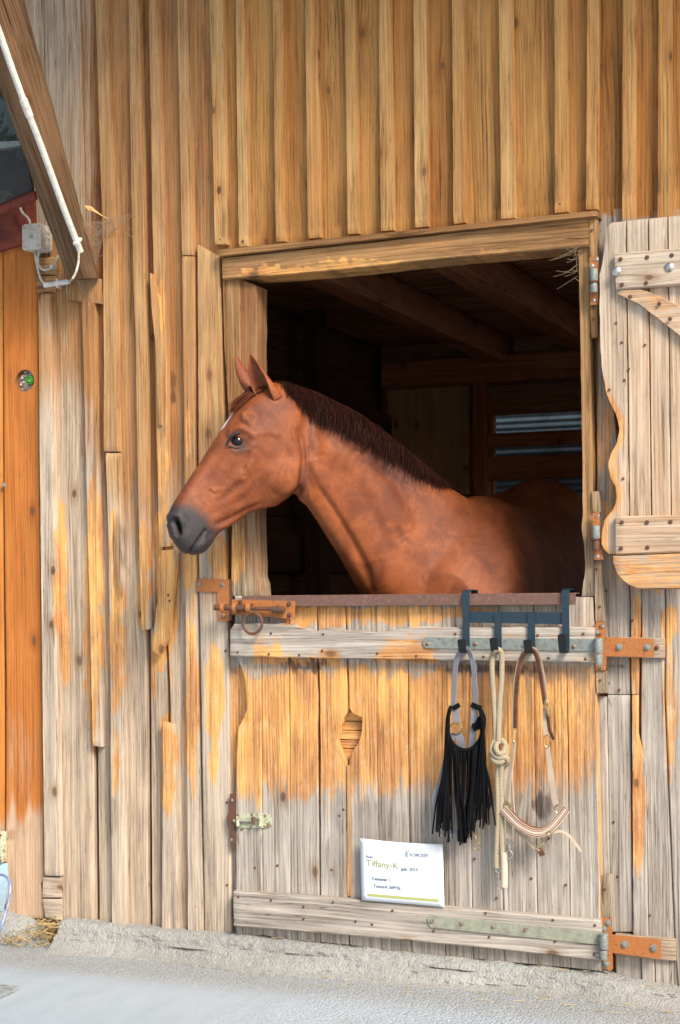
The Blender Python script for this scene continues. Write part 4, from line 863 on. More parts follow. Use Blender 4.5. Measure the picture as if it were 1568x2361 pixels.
def bar(u0, u1, v0, v1, mat, nm, dv=0):
    mb = MB(); rows = [[mb.vert(S(lerp(u0, u1, i/10), lerp(v, v+dv, i/10), .0015)) for i in range(11)] for v in (v0, v1)]; mb.ring(rows[0], rows[1], False); return mb.build(nm, mat, sg)
bar(.07, .93, .885, .925, OLIVE, 'green_bar'); bar(.07, .48, .165, .170, INKP, 'rule'); bar(.62, .88, .225, .229, INKP, 'rule'); bar(.07, .93, .50, .505, INKP, 'rule')
# ------------------------------------------------------------ timber brace with conduit, box and cables
def Q5(x, y): return (.25*x, 393.4+.25*y)
xb = at(232, 640, -.03).x
def BX(X, Y): return atx(X, Y, xb)
br = thing('diagonal_brace', 'thick dark timber brace rising from the wall to the eaves at upper left', 'beam', at(200, 640, 0))
def ext(a, b, t): return (a[0]+(b[0]-a[0])*t, a[1]+(b[1]-a[1])*t)
mb = MB(); R0, R1 = BX(232, 640), BX(60, 0); L0, L1 = BX(200, 641), BX(-4, 50)
n = 60; rows = []; W = .080
dR = (R1-R0)*1.22; dL = (L1-L0)*1.30
for k in range(n+1):
    t = k/n; a = R0+dR*t; b = L0+dL*t; V = dR.length*t; row = []
    ww = lambda s: (xb-W*s)
    U = 0
    prof = [(a, 0), (b, 0), (b, 1), (a, 1)]
    for q in range(4):
        p, s = prof[q]; p2, s2 = prof[(q+1) % 4]
        for j in range(8):
            f = j/8; pp = Vector(p).lerp(p2, f); ss = lerp(s, s2, f); x = xb-W*ss
            e = min(f, 1-f); rd = .006*(1-min(1, e*10)); cy = (a+b)/2
            U = (q+f)*.12
            v = Vector((x, pp.y, pp.z)); ctr = Vector((xb-W/2, cy.y, cy.z)); v += (ctr-v).normalized()*rd
            v += Vector((1, 1, 0))*.0025*N3(V*6, U*25, 2)+Vector((.0015*N3(V*2, U*60, 8), 0, 0))
            row.append(mb.vert(v, (U+3.1, V, 4), (0, .15, .25*max(0, N3(V*2, U*9, 5))+.15, .4)))
    rows.append(row)
for a, b in zip(rows, rows[1:]): mb.ring(a, b)
mb.f.append(tuple(rows[0])); mb.f.append(tuple(rows[-1][::-1])); mb.build('timber', BRACEW, br, 50)
cp = thing('cable_conduit', 'long white plastic conduit pipe running down the timber brace', 'conduit', at(183, 580, -.1))
def CX(X, Y): p = atx(X, Y, xb+.012); return p
mb = MB(); P = [CX(-22, 20), CX(0, 78), CX(28, 158), CX(60, 246), CX(88, 318), CX(115, 391), CX(150, 487), CX(186, 580)]; mb.tube(cr(P, 5), .0105, 16); mb.build('pipe', WHITEP, cp)
mb = MB(); c = CX(61, 248); d = (CX(64, 256)-CX(58, 240)).normalized(); mb.tube([c-d*.028, c+d*.028], .0130, 16); mb.build('coupling', WHITEP, cp)
mb = MB(); c = CX(177, 556); d = (CX(180, 564)-CX(174, 548)).normalized(); s = Vector((0, d.z, -d.y)); mb.box((-.005, -.019, -.004), (.012, .020, .004), M=Matrix.Translation(c)@Vector((0, 0, 1)).rotation_difference(d).to_matrix().to_4x4(), ch=.002); mb.build('pipe_clip', WHITEP, cp)
# box
jb = thing('junction_box', 'grey plastic electrical junction box fixed beside the brace', 'junction box', at(78, 546, -.03))
a = at(52, 518, -.088); b = at(97, 573, -.088)
mb = MB(); prof = []
def rbox(mb, x0, x1, z0, z1, y0, y1, r, seg=5):
    pts = []
    for cx, cz, a0 in ((x1-r, z1-r, 0), (x0+r, z1-r, 90), (x0+r, z0+r, 180), (x1-r, z0+r, 270)):
        for k in range(seg+1): t = R_(a0+90*k/seg); pts.append((cx+r*math.cos(t), cz+r*math.sin(t)))
    cxm, czm = (x0+x1)/2, (z0+z1)/2; rows = []
    for y, s in ((y1, 1), (y0+.004, 1), (y0+.001, .985), (y0, .95)): rows.append([mb.vert((cxm+(x-cxm)*s, y, czm+(z-czm)*s)) for x, z in pts])
    for p, q in zip(rows, rows[1:]): mb.ring(p, q)
    mb.f.append(tuple(rows[0])); mb.f.append(tuple(rows[-1]))
rbox(mb, a.x, b.x, b.z, a.z, -.093, -.070, .010); mb.build('lid', GREYP, jb)
mb = MB(); rbox(mb, a.x+.001, b.x-.001, b.z+.001, a.z-.001, -.0695, -.022, .009); mb.build('housing', GREYP, jb)
mb = MB(); mb.box(((a.x+b.x)/2-.008, -.0936, (a.z+b.z)/2-.006), ((a.x+b.x)/2+.006, -.0925, (a.z+b.z)/2+.006), ch=.0003); mb.build('embossing', metal('embossed_grey', (.33, .32, .28), None, 0, .6, 0), jb)
for f in (.25, .5, .75): mb = MB(); mb.lathe(Vector((b.x-.001, -.046, lerp(a.z, b.z, f))), (1, 0, 0), [(.011, 0), (.011, .003), (.0085, .0035), (.0085, .002), (.005, .002), (.004, .006)], 16); mb.build('cable_gland', GREYP, jb)
for sx in (.12, .88):
    for sz in (.12, .88): mb = MB(); mb.lathe(Vector((lerp(a.x, b.x, sx), -.0932, lerp(a.z, b.z, sz))), (0, -1, 0), [(.004, 0), (.004, .0006), (.001, .0006)], 10); mb.build('lid_screw', metal('dull_screw', (.36, .35, .30), None, 0, .5, .2), jb)
def G(x, y, d=-.05): return at(*Q5(x, y), d)
cb = thing('electric_cable', 'pale cable looping from the junction box through the short conduit to the pipe', 'cable', G(420, 1050))
mb = MB(); mb.tube(cr([G(322,715,-.06), G(330,800,-.06), G(345,880), G(365,970), G(395,1025), G(430,1052)], 6), .0042, 10); mb.build('cable', CABLE, cb); mb = MB(); mb.tube(cr([G(635,1021,-.052), CX(*Q5(668,995)), CX(*Q5(702,930)), CX(*Q5(724,840)), CX(*Q5(727,752))], 6), .0040, 10); mb.build('cable', CABLE, cb)
mb = MB(); mb.tube([G(415,1056), G(645,1020)], .0088, 16); mb.tube([G(412,1056), G(425,1054)], .0093, 16); mb.build('conduit_sleeve', WHITEP, cb)
mb = MB(); p = G(535, 1037, -.045); mb.box((p.x-.004, -.056, p.z-.016), (p.x+.004, -.03, p.z+.014)); mb.build('pipe_clip', WHITEP, cb)
cb2 = thing('electric_cable', 'short pale cable curving from the junction box back under the brace', 'cable', G(420, 900))
mb = MB(); mb.tube(cr([G(372,718,-.06), G(352,790,-.06), G(355,860), G(385,905), G(430,912), G(480,890), G(515,845), G(532,785,-.03)], 6), .0042, 10); mb.build('cable', CABLE, cb2)
mb = MB(); p = G(490, 888, -.045); mb.box((p.x-.005, -.056, p.z-.006), (p.x+.003, -.03, p.z+.007), ch=.001); mb.build('cable_clip', WHITEP, cb2)
cb3 = thing('electric_cable', 'dusty cable running up from the junction box in the shade of the roof', 'cable', G(260, 450))
mb = MB(); mb.tube(cr([G(280,500), G(270,455), G(245,420), G(215,395), G(190,350), G(175,290)], 6), .004, 10); mb.build('cable', CABLE, cb3)

# ------------------------------------------------------------ orange boarding of the neighbouring shed, left
ob = thing('orange_boarding', 'orange stained upright board left of the grey wall, with a round hole', 'board', at(50, 2110, 0))
def wor(X, Y, r=.5): 
    low = sst(1830, 1960, Y+50*N3(X*.05, 4, 1)); return (0, low*1.1+.25*sst(1500, 1800, Y), .6*sst(640, 540, Y)+.5*blobs([(28,1925,14,14,1)], X, Y))  # board top darkened in colour for roof shade; low grey and spot are wear
mb = MB(); mb.strip([(-70,520),(-70,1200),(-70,2117)], [(5,520),(7,1200),(12,2117)], .004, .02, wf=wor, rid=.3, nt=3)
mb.strip([(7,520),(9,1200),(14,1560),(12,2117)], [(83,560),(86,800),(90,1200),(97,1700),(99,2025),(92,2040),(97,2060),(100,2117)], -.006, .02, wf=wor, rid=.8, nt=22, step=.008, edge=.0003)
o = mb.build('boards', ORANGE, ob)
hc_ = at(57, 877, -.006); rh = .0375
cm = MB(); cm.lathe(hc_+Vector((0, .012, 0)), (0, -1, 0), [(rh, -.05), (rh, .06)], 40); cme = cm.mesh('cut', 0); co = bpy.data.objects.new('cut', cme); col.objects.link(co)
md = o.modifiers.new('b', 'BOOLEAN'); md.object = co; md.operation = 'DIFFERENCE'; md.solver = 'EXACT'; bpy.context.view_layer.update()
nm_ = bpy.data.meshes.new_from_object(o.evaluated_get(bpy.context.evaluated_depsgraph_get())); o.modifiers.clear(); o.data = nm_; bpy.data.objects.remove(co)
mb = MB(); mb.lathe(hc_+Vector((0, .030, 0)), (0, -1, 0), [(rh+.01, -.01), (rh+.01, 0), (rh*.3, .001), (.001, .001)], 32); mb.build('hole_back', metal('crumbled_foam', (.40, .36, .27), (.62, .60, .52), .6, .9, 0, 60), ob)
gp = thing('green_cap', 'small green plastic hexagonal cap sitting in the round hole of the orange board', 'cap', at(68, 877, 0))
c = at(68.5, 876, -.002); mb = MB(); mb.lathe(c+Vector((0, .02, 0)), (0, -1, 0), [(.019, 0), (.019, .012), (.017, .018), (.0165, .022), (.011, .0225), (.0105, .017), (.0, .017)], 6); mb.build('hex_head', metal('green_plastic', (.05, .30, .03), (.03, .14, .02), .4, .4, 0, 60), gp, 20)
mb = MB(); mb.lathe(c+Vector((0, .004, 0)), (0, -1, 0), [(.0075, -.004), (.0075, .004), (.005, .0055), (.003, .003), (0, .003)], 16); mb.build('centre_boss', metal('green_boss', (.10, .36, .06), None, 0, .4, 0), gp)
mb = MB(); rnd = random.Random(9)
for k in range(26): a_ = rnd.uniform(0, 6.28); q = rh*rnd.uniform(.35, .95); s_ = rnd.uniform(.003, .007); p = hc_+Vector((q*math.cos(a_)-.004, .022, q*math.sin(a_)+.006)); mb.lathe(p, (rnd.uniform(-.4, .4), -1, rnd.uniform(-.4, .4)), [(s_, 0), (s_*.9, s_*.6), (s_*.4, s_)], 6)
o2 = mb.build('mortar_crumbs', metal('foam_crumb', (.60, .57, .48), (.35, .26, .16), .5, .9, 0, 90), ob)
for X, Y in ((15,1931),(9,1118)): mb = MB(); mb.lathe(at(X if Y > 1500 else 9, Y if Y > 1500 else 1118, -.006), (0, -1, 0), [(.008, 0), (.007, .003), (.002, .004)], 10); mb.build('nail_head', GALV, ob)

# low roof of the neighbouring shed
nr = thing('lean_to_roof', 'dark slate edge and red fascia of a low roof behind the brace', 'roof', at(30, 450, -.2))
SLATE = metal('dark_slate', (.040, .036, .032), (.060, .056, .050), .5, .8, 0, 12); FASC = metal('red_fascia', (.20, .035, .014), (.12, .022, .012), .4, .6, 0, 10)
pa = at(80, 436, -.22); pb = at(-120, 503, -.22)
mb = MB(); mb.plate([(-120,352),(-30,350),(30,345),(58,338),(74,436),(0,468),(-120,520)], -.22, .012); mb.build('slate_edge', SLATE, nr)
mb = MB(); mb.plate([(-120,338),(0,342),(50,334),(48,324),(0,326),(-120,322)], -.235, .02); mb.build('metal_flashing', GALV, nr)
mb = MB(); mb.plate([(-120,521),(0,469),(76,438),(80,456),(0,492),(-120,545)], -.205, .02); mb.build('fascia', FASC, nr)
mb = MB(); mb.plate([(-120,546),(0,493),(78,457),(80,520),(60,560),(0,578),(-120,590)], -.02, .015); mb.build('soffit_board', FASC, nr)
mb = MB(); a_ = at(-120, 360, -.21); b_ = at(58, 345, -.21)
mb.f.append(tuple([mb.vert(a_), mb.vert(b_), mb.vert(b_+Vector((0, .5, .10))), mb.vert(a_+Vector((0, .5, .10)))])); mb.build('roof_sheet', SLATE, nr)
mb = MB(); mb.box((-3.2, .3, 0), (at(62, 300, .3).x, .34, 3.2), long='x'); tag(mb.build('dark_hedge', metal('hedge_shade', (.03, .045, .03), (.09, .12, .12), .5, .9, 0, 9)), 'blurred dark greenery seen past the brace at the left edge', 'hedge')

# ------------------------------------------------------------ litter: web, straw, hose
wb = thing('cobweb', 'dusty cobweb stretched between the brace and the wall battens', 'cobweb', G(900, 500))
n = NT('cobweb_dust'); tb = n.n('ShaderNodeBsdfTransparent'); mx = n.n('ShaderNodeMixShader'); fn = n.noise(n.pos(), 120, 4, .7); f2 = n.noise(n.pos(), 22, 3, .6)
n.set(base=(.42, .34, .24), rough=1.0); n.put(mx.inputs[0], n.m2('MULTIPLY', n.mr(fn, .35, .7, .10, .55), n.mr(f2, .3, .6, .35, 1))); n.t.links.new(tb.outputs[0], mx.inputs[1]); n.t.links.new(n.b.outputs[0], mx.inputs[2]); n.t.links.new(mx.outputs[0], n.t.nodes['Material Output'].inputs[0]); WEB = n.m
def sheet(P, nu=10):
    mb = MB(); rows = []
    for i in range(nu+1):
        r_ = []
        for j in range(nu+1):
            u, v = i/nu, j/nu; p = (Vector(P[0]).lerp(P[1], u)).lerp(Vector(P[3]).lerp(P[2], u), v); p += Vector((0, .012, -.018))*math.sin(u*math.pi)*math.sin(v*math.pi); r_.append(mb.vert(p))
        rows.append(r_)
    for a_, b_ in zip(rows, rows[1:]): mb.ring(a_, b_, False)
    return mb
sheet([G(640,480,-.20), G(1010,470,-.03), G(960,600,-.03), G(880,900,-.05)]).build('web_sheet', WEB, wb)
sheet([G(860,460,-.12), G(1250,385,-.026), G(1060,540,-.026), G(930,600,-.05)]).build('web_sheet', WEB, wb)
sheet([G(700,1010,-.05), G(930,1000,-.03), G(940,1220,-.03), G(790,1170,-.03)]).build('web_sheet', WEB, wb)
mb = MB(); T = metal('web_thread', (.36, .27, .16), None, 0, .9, 0)
for a_, b_ in [((640,480),(1010,470)),((820,465),(1060,455)),((780,460),(940,590)),((960,600),(1250,385)),((880,775),(960,775)),((1060,470),(1290,560)),((1060,500),(1250,620)),((1000,450),(1210,400)),((700,990),(800,1160)),((800,1165),(935,1220)),((690,470),(900,880))]:
    mb = MB(); mb.tube(cr([G(*a_, -.09 if a_[0] < 900 else -.03), G((a_[0]+b_[0])/2, (a_[1]+b_[1])/2+12, -.045), G(*b_, -.028)], 4), .0006, 5); mb.build('thread', T, wb)
wc = thing('cobweb', 'fine cobweb strands in the upper right corner of the opening', 'cobweb', at(1320, 620, -.04)); mb = MB(); rnd = random.Random(4)
for k in range(15):
    a_ = (1333+rnd.uniform(-6, 6), rnd.uniform(560, 640)); b_ = (a_[0]-rnd.uniform(10, 70), a_[1]+rnd.uniform(-12, 40)); mb = MB(); mb.tube(cr([at(*a_, -.05), at((a_[0]+b_[0])/2+rnd.uniform(-8, 8), (a_[1]+b_[1])/2+rnd.uniform(0, 14), -.05), at(*b_, -.045)], 4), .0005, 4); mb.build('thread', T, wc)
dl = thing('dry_leaf', 'curled dry yellow leaf caught in the cobweb by the brace', 'leaf', G(860, 360, -.1)); mb = MB()
mb.ribbon(cr([G(780,320,-.13), G(815,338,-.13), G(850,355,-.125), G(900,385,-.115), G(950,418,-.1), G(1003,442,-.09)], 4), [.002, .006, .009, .011, .013, .016, .017, .015, .012, .010, .008, .007, .006, .005, .005, .004, .003, .003, .003, .002, .002], .001, nrm=(.3, -1, .3)); mb.build('blade', metal('dry_leaf_skin', (.66, .42, .16), (.40, .18, .05), .5, .7, 0, 60), dl)
st_ = MB(); rnd = random.Random(5)
kx0, kx1 = at(22, 2175, -.06).x, at(131, 2150, -.06).x
for k in range(520):
    x = lerp(kx0, kx1, rnd.random()**.8); y = rnd.uniform(-.12, .10); h = .055*sst(kx0, kx1, x)+.03+.04*(y+.12)/.2; z = rnd.uniform(.002, max(.01, h)); L = rnd.uniform(.02, .075); a_ = rnd.uniform(0, 6.28); e = rnd.uniform(-.35, .5)
    d = Vector((math.cos(a_)*math.cos(e), math.sin(a_)*math.cos(e)*.6, math.sin(e))); p = Vector((x, y, z)); st_.ribbon([p-d*L/2, p+Vector((0, 0, rnd.uniform(-.004, .006))), p+d*L/2], rnd.uniform(.0016, .0035), .0008, nrm=(rnd.uniform(-.5, .5), -1, rnd.uniform(-.5, .8)), across=3)
o = st_.build('straw', STRAW); tag(o, 'loose straw spilling from the gap below the orange board', 'straw', kind='stuff')
st_ = MB()
for k in range(80):
    X = rnd.uniform(560, 1560); x = at(X, 2260, -.16).x; y = rnd.choice((rnd.uniform(-.26, -.135), rnd.uniform(-.075, -.04))); zz = .004 if y < -.13 else at(X, interp(top, X, 1, 0)+4, -.04).z+.004
    if y > -.13 and rnd.random() < .4: continue
    L = rnd.uniform(.012, .05); a_ = rnd.uniform(-3.1, 3.1); p = Vector((x, y, zz)); d = Vector((math.cos(a_), math.sin(a_)*.4, rnd.uniform(-.1, .2))); st_.ribbon([p-d*L/2, p, p+d*L/2], .0016, .0008, nrm=(0, -1, .5), across=3)
o = st_.build('straw_wisps', STRAW); tag(o, 'scattered straw wisps along the concrete footing under the door', 'straw', kind='stuff')
mb = MB(); mb.box((-2.6, -.02, -.05), (at(132, 2150, .02).x, .06, .012), long='x'); tag(mb.build('earth_gap', metal('straw_earth', (.16, .11, .05), (.30, .22, .10), .5, .95, 0, 60)), kind='structure')
kb = MB(); a_ = at(-40, 2110, -.06); b_ = at(52, 2190, -.12); rows = []
for i in range(14):
    x = lerp(a_.x, b_.x, i/13); r_ = []
    hh = lerp(.105, .075, i/13)*(1-.35*max(0, (i-9)/4)**2)
    for y, z in ((.02, hh), (-.03, hh), (-.055, hh*.9), (-.075, hh*.5), (-.09, .03), (-.10, -.02)): r_.append(kb.vert((x+.012*(1-z/hh)*(i == 13)*6, y-.006*N3(x*20, z*30, 0), z+.004*N3(x*25, y*30, 3))))
    rows.append(r_)
for p, q in zip(rows, rows[1:]): kb.ring(p, q, False)
kb.f.append(tuple(rows[-1])); tag(kb.build('kerb_block', PLINTH, None, 60), 'rounded grey concrete block at the foot of the orange board', 'kerb')
def Q8(x, y): return (.2007*x, 1849+.2007*y)
hs = thing('water_hose', 'blue hose bending down to the ground at the left edge', 'hose', at(*Q8(60, 1280), -.15)); mb = MB()
mb.tube(cr([at(*Q8(-120, 830), -.12), at(*Q8(0, 832), -.13), at(*Q8(60, 850), -.14), at(*Q8(105, 905), -.15), at(*Q8(120, 990), -.16), at(*Q8(108, 1090), -.17), at(*Q8(80, 1220), -.18), at(*Q8(40, 1340), -.19), at(*Q8(-5, 1480), -.20), at(*Q8(-80, 1600), -.2)], 6), .0048, 12); mb.build('tube', metal('blue_hose', (.22, .30, .50), (.40, .46, .58), .5, .3, .1, 20), hs)
ls = thing('latch_plate', 'cream metal plate with screws cut off by the left edge of the picture', 'plate', at(-2, 1960, -.02)); mb = MB(); a_ = at(-14, 1917, -.03); b_ = at(7, 1990, -.03); rbox(mb, a_.x, b_.x, b_.z, a_.z, -.035, -.006, .006); mb.build('cover_plate', PALEG, ls)  # latch plate at the left edge
for Y in (1925, 1985): put_bolts([(2, Y)], -.036, ls, BOLTM, .003, .002)
bs = thing('blue_sack', 'pale blue rag hanging under the cream plate at the left edge', 'rag', at(-2, 2030, -.03)); mb = MB(); mb.ribbon(cr([at(2, 1992, -.02), at(3, 2020, -.03), at(2, 2050, -.032), at(-3, 2075, -.03), at(-8, 2095, -.03)], 5), [.05]*21, .012, nrm=(.2, -1, 0)); mb.build('cloth', cloth('blue_rag', (.42, .55, .62), (.30, .42, .50), 60), bs)
dc = MB(); p = at(10, 2358, -.62); dc.box((p.x-.3, -.80, .002), (at(46, 2352, -.6).x, -.60, .014), long='x'); tag(dc.build('drain_cover', metal('grey_iron', (.34, .37, .39), (.15, .15, .15), .4, .6, .2, 20)), 'flat grey metal cover on the yard in the bottom left corner', 'cover')
# ------------------------------------------------------------ horse
horse = thing('horse', 'chestnut horse looking out over the half door to the left', 'horse', (0, 0, 0))
YAW = R_(15)
hf = -Rv0*math.cos(YAW) - Fv*math.sin(YAW)                 # the way the head points
HN = Vector((-hf.y, hf.x, 0)).normalized()                  # out of the near cheek
if HN.dot(-Fv) < 0: HN = -HN
HP0 = atd(640, 1000, 4.92)
def hp(X, Y, lat=0.0):
    d = ray(X, Y); t = (lat-(CAM-HP0).dot(HN))/d.dot(HN); return CAM+d*t
def spow(v, e): return math.copysign(abs(v)**e, v)
def loft(bm_v, bm_f, rings, seg=48):
    """rings: (top, bottom, lateral unit, half width, roundness, skew)"""
    rows = []
    for T, B, L, w_, e, sk in rings:
        M = (T+B)/2; H = (T-B)/2; r = []
        for q in range(seg):
            a = 2*math.pi*q/seg; c, s = math.cos(a), math.sin(a); cc = spow(c, e)
            r.append(len(bm_v)); bm_v.append(M+H*cc+L*(w_*(1+sk*cc)*spow(s, e)))
        rows.append(r)
    for a, b in zip(rows, rows[1:]):
        for q in range(seg): bm_f.append((a[q], a[(q+1) % seg], b[(q+1) % seg], b[q]))
    bm_f.append(tuple(rows[0][::-1])); bm_f.append(tuple(rows[-1]))
def smooth_rings(R, k=4):
    out = []
    for i in range(len(R)-1):
        for q in range(k):
            t = q/k; r = []
            for c in range(len(R[0])):
                p = [R[max(0, i-1)][c], R[i][c], R[i+1][c], R[min(len(R)-1, i+2)][c]]
                r.append(.5*((2*p[1])+(p[2]-p[0])*t+(2*p[0]-5*p[1]+4*p[2]-p[3])*t*t+(3*p[1]-p[0]-3*p[2]+p[3])*t**3))
            out.append(r)
    out.append(list(R[-1])); return out
V = []; Fc = []
# head, traced in profile: top x,y  bottom x,y  half width, roundness, skew
HR = [(386,1203,392,1222,.010,1,0),(386,1194,397,1238,.030,.9,0),(389,1182,406,1258,.043,.86,.0),(396,1166,428,1277,.050,.84,.0),(407,1147,462,1277,.050,.84,.05),(420,1127,487,1256,.046,.85,.08),
 (436,1102,505,1228,.044,.88,.1),(455,1074,532,1210,.047,.9,.12),(476,1042,566,1187,.056,.9,.18),(498,1008,606,1173,.072,.86,.26),(517,978,645,1164,.086,.84,.25),(538,949,676,1148,.094,.84,.2),(562,922,694,1118,.095,.86,.1),(590,898,701,1080,.092,.9,.05),(622,882,705,1040,.080,.95,0),(650,884,706,1000,.062,1,0)]
R = []
for r in smooth_rings([list(map(float, r)) for r in HR], 3): R.append((hp(r[0], r[1]), hp(r[2], r[3]), HN, r[4], r[5], r[6]))
loft(V, Fc, R)
# neck
D0 = 4.90
NR = [(628,884,682,1085,4.915,.050,0),(664,888,694,1148,4.93,.058,.12),(705,903,716,1168,4.96,.062,.22),(760,926,742,1205,5.00,.068,.30),(825,958,772,1255,5.05,.078,.34),(890,1004,805,1310,5.10,.095,.36),(950,1052,840,1372,5.15,.120,.34),(1005,1098,885,1450,5.20,.150,.28),(1058,1138,950,1540,5.26,.180,.15),(1100,1165,1020,1600,5.34,.19,0)]
NRs = smooth_rings([list(map(float, r)) for r in NR], 3); R = []
for i, r in enumerate(NRs):
    a = NRs[max(0, i-1)]; b = NRs[min(len(NRs)-1, i+1)]
    T, B = atd(r[0], r[1], r[4]), atd(r[2], r[3], r[4]-.02); c0 = (atd(a[0], a[1], a[4])+atd(a[2], a[3], a[4]))/2; c1 = (atd(b[0], b[1], b[4])+atd(b[2], b[3], b[4]))/2
    L = (c1-c0).cross(T-B).normalized(); L = L if L.dot(-Fv) > 0 else -L
    R.append((T, B, L, r[5], .92, -r[6]))
loft(V, Fc, R)
# trunk, running straight back into the stall
Wt = atd(1070, 1142, 5.28); X_ = Vector((1, 0, 0)); xs_ = Wt.x+.015
TR = [(-.27,1.26,.98,.11),(-.20,1.36,.80,.185),(-.08,1.46,.72,.235),(.04,1.515,.68,.262),(.15,1.525,.66,.275),(.32,1.50,.63,.30),(.52,1.505,.63,.325),(.70,1.56,.67,.325),(.86,1.62,.74,.31),(.98,1.635,.80,.295),(1.10,1.61,.84,.275),(1.22,1.54,.86,.24),(1.31,1.43,.90,.19),(1.36,1.31,.98,.12)]
R = [(Vector((xs_-.02*0, Wt.y+r[0], r[1])), Vector((xs_, Wt.y+r[0], r[2])), X_, r[3], .95 if r[0] > .6 else .88, -.16) for r in smooth_rings([list(map(float, r)) for r in TR], 3)]
loft(V, Fc, R)
def blob(c, ax, seg=20):
    """ellipsoid from centre and three axis vectors"""
    n0 = len(V); rows = []
    for i in range(seg+1):
        th = math.pi*i/seg; rows.append([len(V)+q for q in range(seg)])
        for q in range(seg): a = 2*math.pi*q/seg; V.append(Vector(c)+ax[0]*math.sin(th)*math.cos(a)+ax[1]*math.sin(th)*math.sin(a)+ax[2]*math.cos(th))
    for a, b in zip(rows, rows[1:]):
        for q in range(seg): Fc.append((a[q], a[(q+1) % seg], b[(q+1) % seg], b[q]))
Z_ = Vector((0, 0, 1)); Y_ = Vector((0, 1, 0))
def seg3(a, b, w1, w2): # tilted ellipsoid between two points
    a = Vector(a); b = Vector(b); d = (b-a)/2; u = d.orthogonal().normalized(); u = X_-d.normalized()*X_.dot(d.normalized()); u.normalize(); v = d.normalized().cross(u); blob((a+b)/2, [u*w1, v*w2, d])
for s in (1, -1):
    seg3((xs_+s*.10, Wt.y+.08, 1.45), (xs_+s*.15, Wt.y-.24, .86), .11, .15)         # shoulder
    seg3((xs_+s*.15, Wt.y+.12, 1.25), (xs_+s*.17, Wt.y-.05, .80), .10, .14)
    seg3((xs_+s*.06, Wt.y-.20, 1.12), (xs_+s*.09, Wt.y-.18, .84), .08, .08)         # breast
    seg3((xs_+s*.13, Wt.y+.74, 1.54), (xs_+s*.17, Wt.y+1.22, 1.05), .125, .19)      # quarters
    seg3((xs_+s*.18, Wt.y+1.0, 1.30), (xs_+s*.20, Wt.y+1.10, .72), .14, .20)
    # legs: fore with knee, hind with stifle and hock
    def limb(P): loft(V, Fc, [(Vector(p)+Y_*d, Vector(p)-Y_*d, X_, w_, 1, 0) for p, w_, d in P], 20)
    x = xs_+s*.15; y = Wt.y-.10
    limb([((x, y+.02, 1.0), .085, .11), ((x, y, .80), .07, .085), ((x, y-.01, .58), .045, .055), ((x, y-.015, .46), .042, .046), ((x, y-.01, .40), .032, .036), ((x, y-.005, .22), .026, .032), ((x, y-.01, .16), .034, .040), ((x, y-.04, .09), .032, .036), ((x, y-.06, .05), .048, .055), ((x, y-.07, 0), .058, .068)])
    x = xs_+s*.17; y = Wt.y+1.18
    limb([((x, y-.12, 1.0), .12, .18), ((x, y-.10, .82), .095, .13), ((x, y+.02, .64), .055, .075), ((x, y+.10, .53), .042, .058), ((x, y+.09, .46), .036, .046), ((x, y+.07, .24), .028, .036), ((x, y+.06, .16), .036, .042), ((x, y+.02, .09), .034, .038), ((x, y, .05), .048, .055), ((x, y-.01, 0), .058, .066)])
# cheek muscle, brow, nostril flare, lips, atlas
def hb(X, Y, lat, rx, rz, rl, tilt=0):
    for s in (1, -1):
        c = hp(X, Y, 0)+HN*lat*s; f = hf*math.cos(tilt)+Z_*math.sin(tilt); g = -hf*math.sin(tilt)+Z_*math.cos(tilt); blob(c, [f*rx, g*rz, HN*rl])
hb(634, 1078, .052, .080, .098, .040, R_(-50)); hb(566, 985, .070, .050, .020, .026, R_(60)); hb(408, 1208, .026, .020, .030, .022, R_(20)); hb(462, 1252, .014, .024, .018, .030, 0)
hb(590, 1040, .060, .075, .018, .018, R_(48)); hb(664, 965, .045, .035, .045, .032, 0)
me = bpy.data.meshes.new('horse_raw'); me.from_pydata([tuple(v) for v in V], [], Fc); raw = bpy.data.objects.new('raw', me); col.objects.link(raw)
bm = bmesh.new(); bm.from_mesh(me); bmesh.ops.recalc_face_normals(bm, faces=bm.faces); bm.to_mesh(me); bm.free()
rm = raw.modifiers.new('r', 'REMESH'); rm.mode = 'VOXEL'; rm.voxel_size = .0052; rm.use_smooth_shade = True
smm = raw.modifiers.new('s', 'SMOOTH'); smm.iterations = 14; smm.factor = .5
bpy.context.view_layer.update()
bodym = bpy.data.meshes.new_from_object(raw.evaluated_get(bpy.context.evaluated_depsgraph_get())); bpy.data.objects.remove(raw)
bodym.name = 'horse_body'
nv = len(bodym.vertices); co = np.empty(nv*3, dtype=np.float32); bodym.vertices.foreach_get('co', co); co = co.reshape(-1, 3).astype(np.float64)
def normals(): 
    no = np.empty(nv*3, dtype=np.float32); bodym.vertex_normals.foreach_get('vector', no); return no.reshape(-1, 3).astype(np.float64)
cam_ = np.array(CAM); F_, Rr_, Uu_ = np.array(Fv), np.array(Rv), np.array(Uv)
hn_, hp0_ = np.array(HN), np.array(HP0)
def projn(c):
    v = c-cam_; d = v@F_; return CXP+FPX*(v@Rr_)/d, CYP-FPX*(v@Uu_)/d
lat = (co-hp0_)@hn_
X0_, Y0_ = projn(co)
ishead = ((X0_ < 712) & (co[:, 1] < .25))
mir = co.copy(); far = ishead & (lat < 0); mir[far] -= 2*lat[far][:, None]*hn_       # far side mirrored onto the near side
PX, PY = projn(mir); NO = normals()
nface = NO@(-F_); 
sidef = np.where(ishead, np.clip(np.abs(NO@hn_)*1.6-.15, 0, 1), np.clip(nface*1.6-.1, 0, 1))
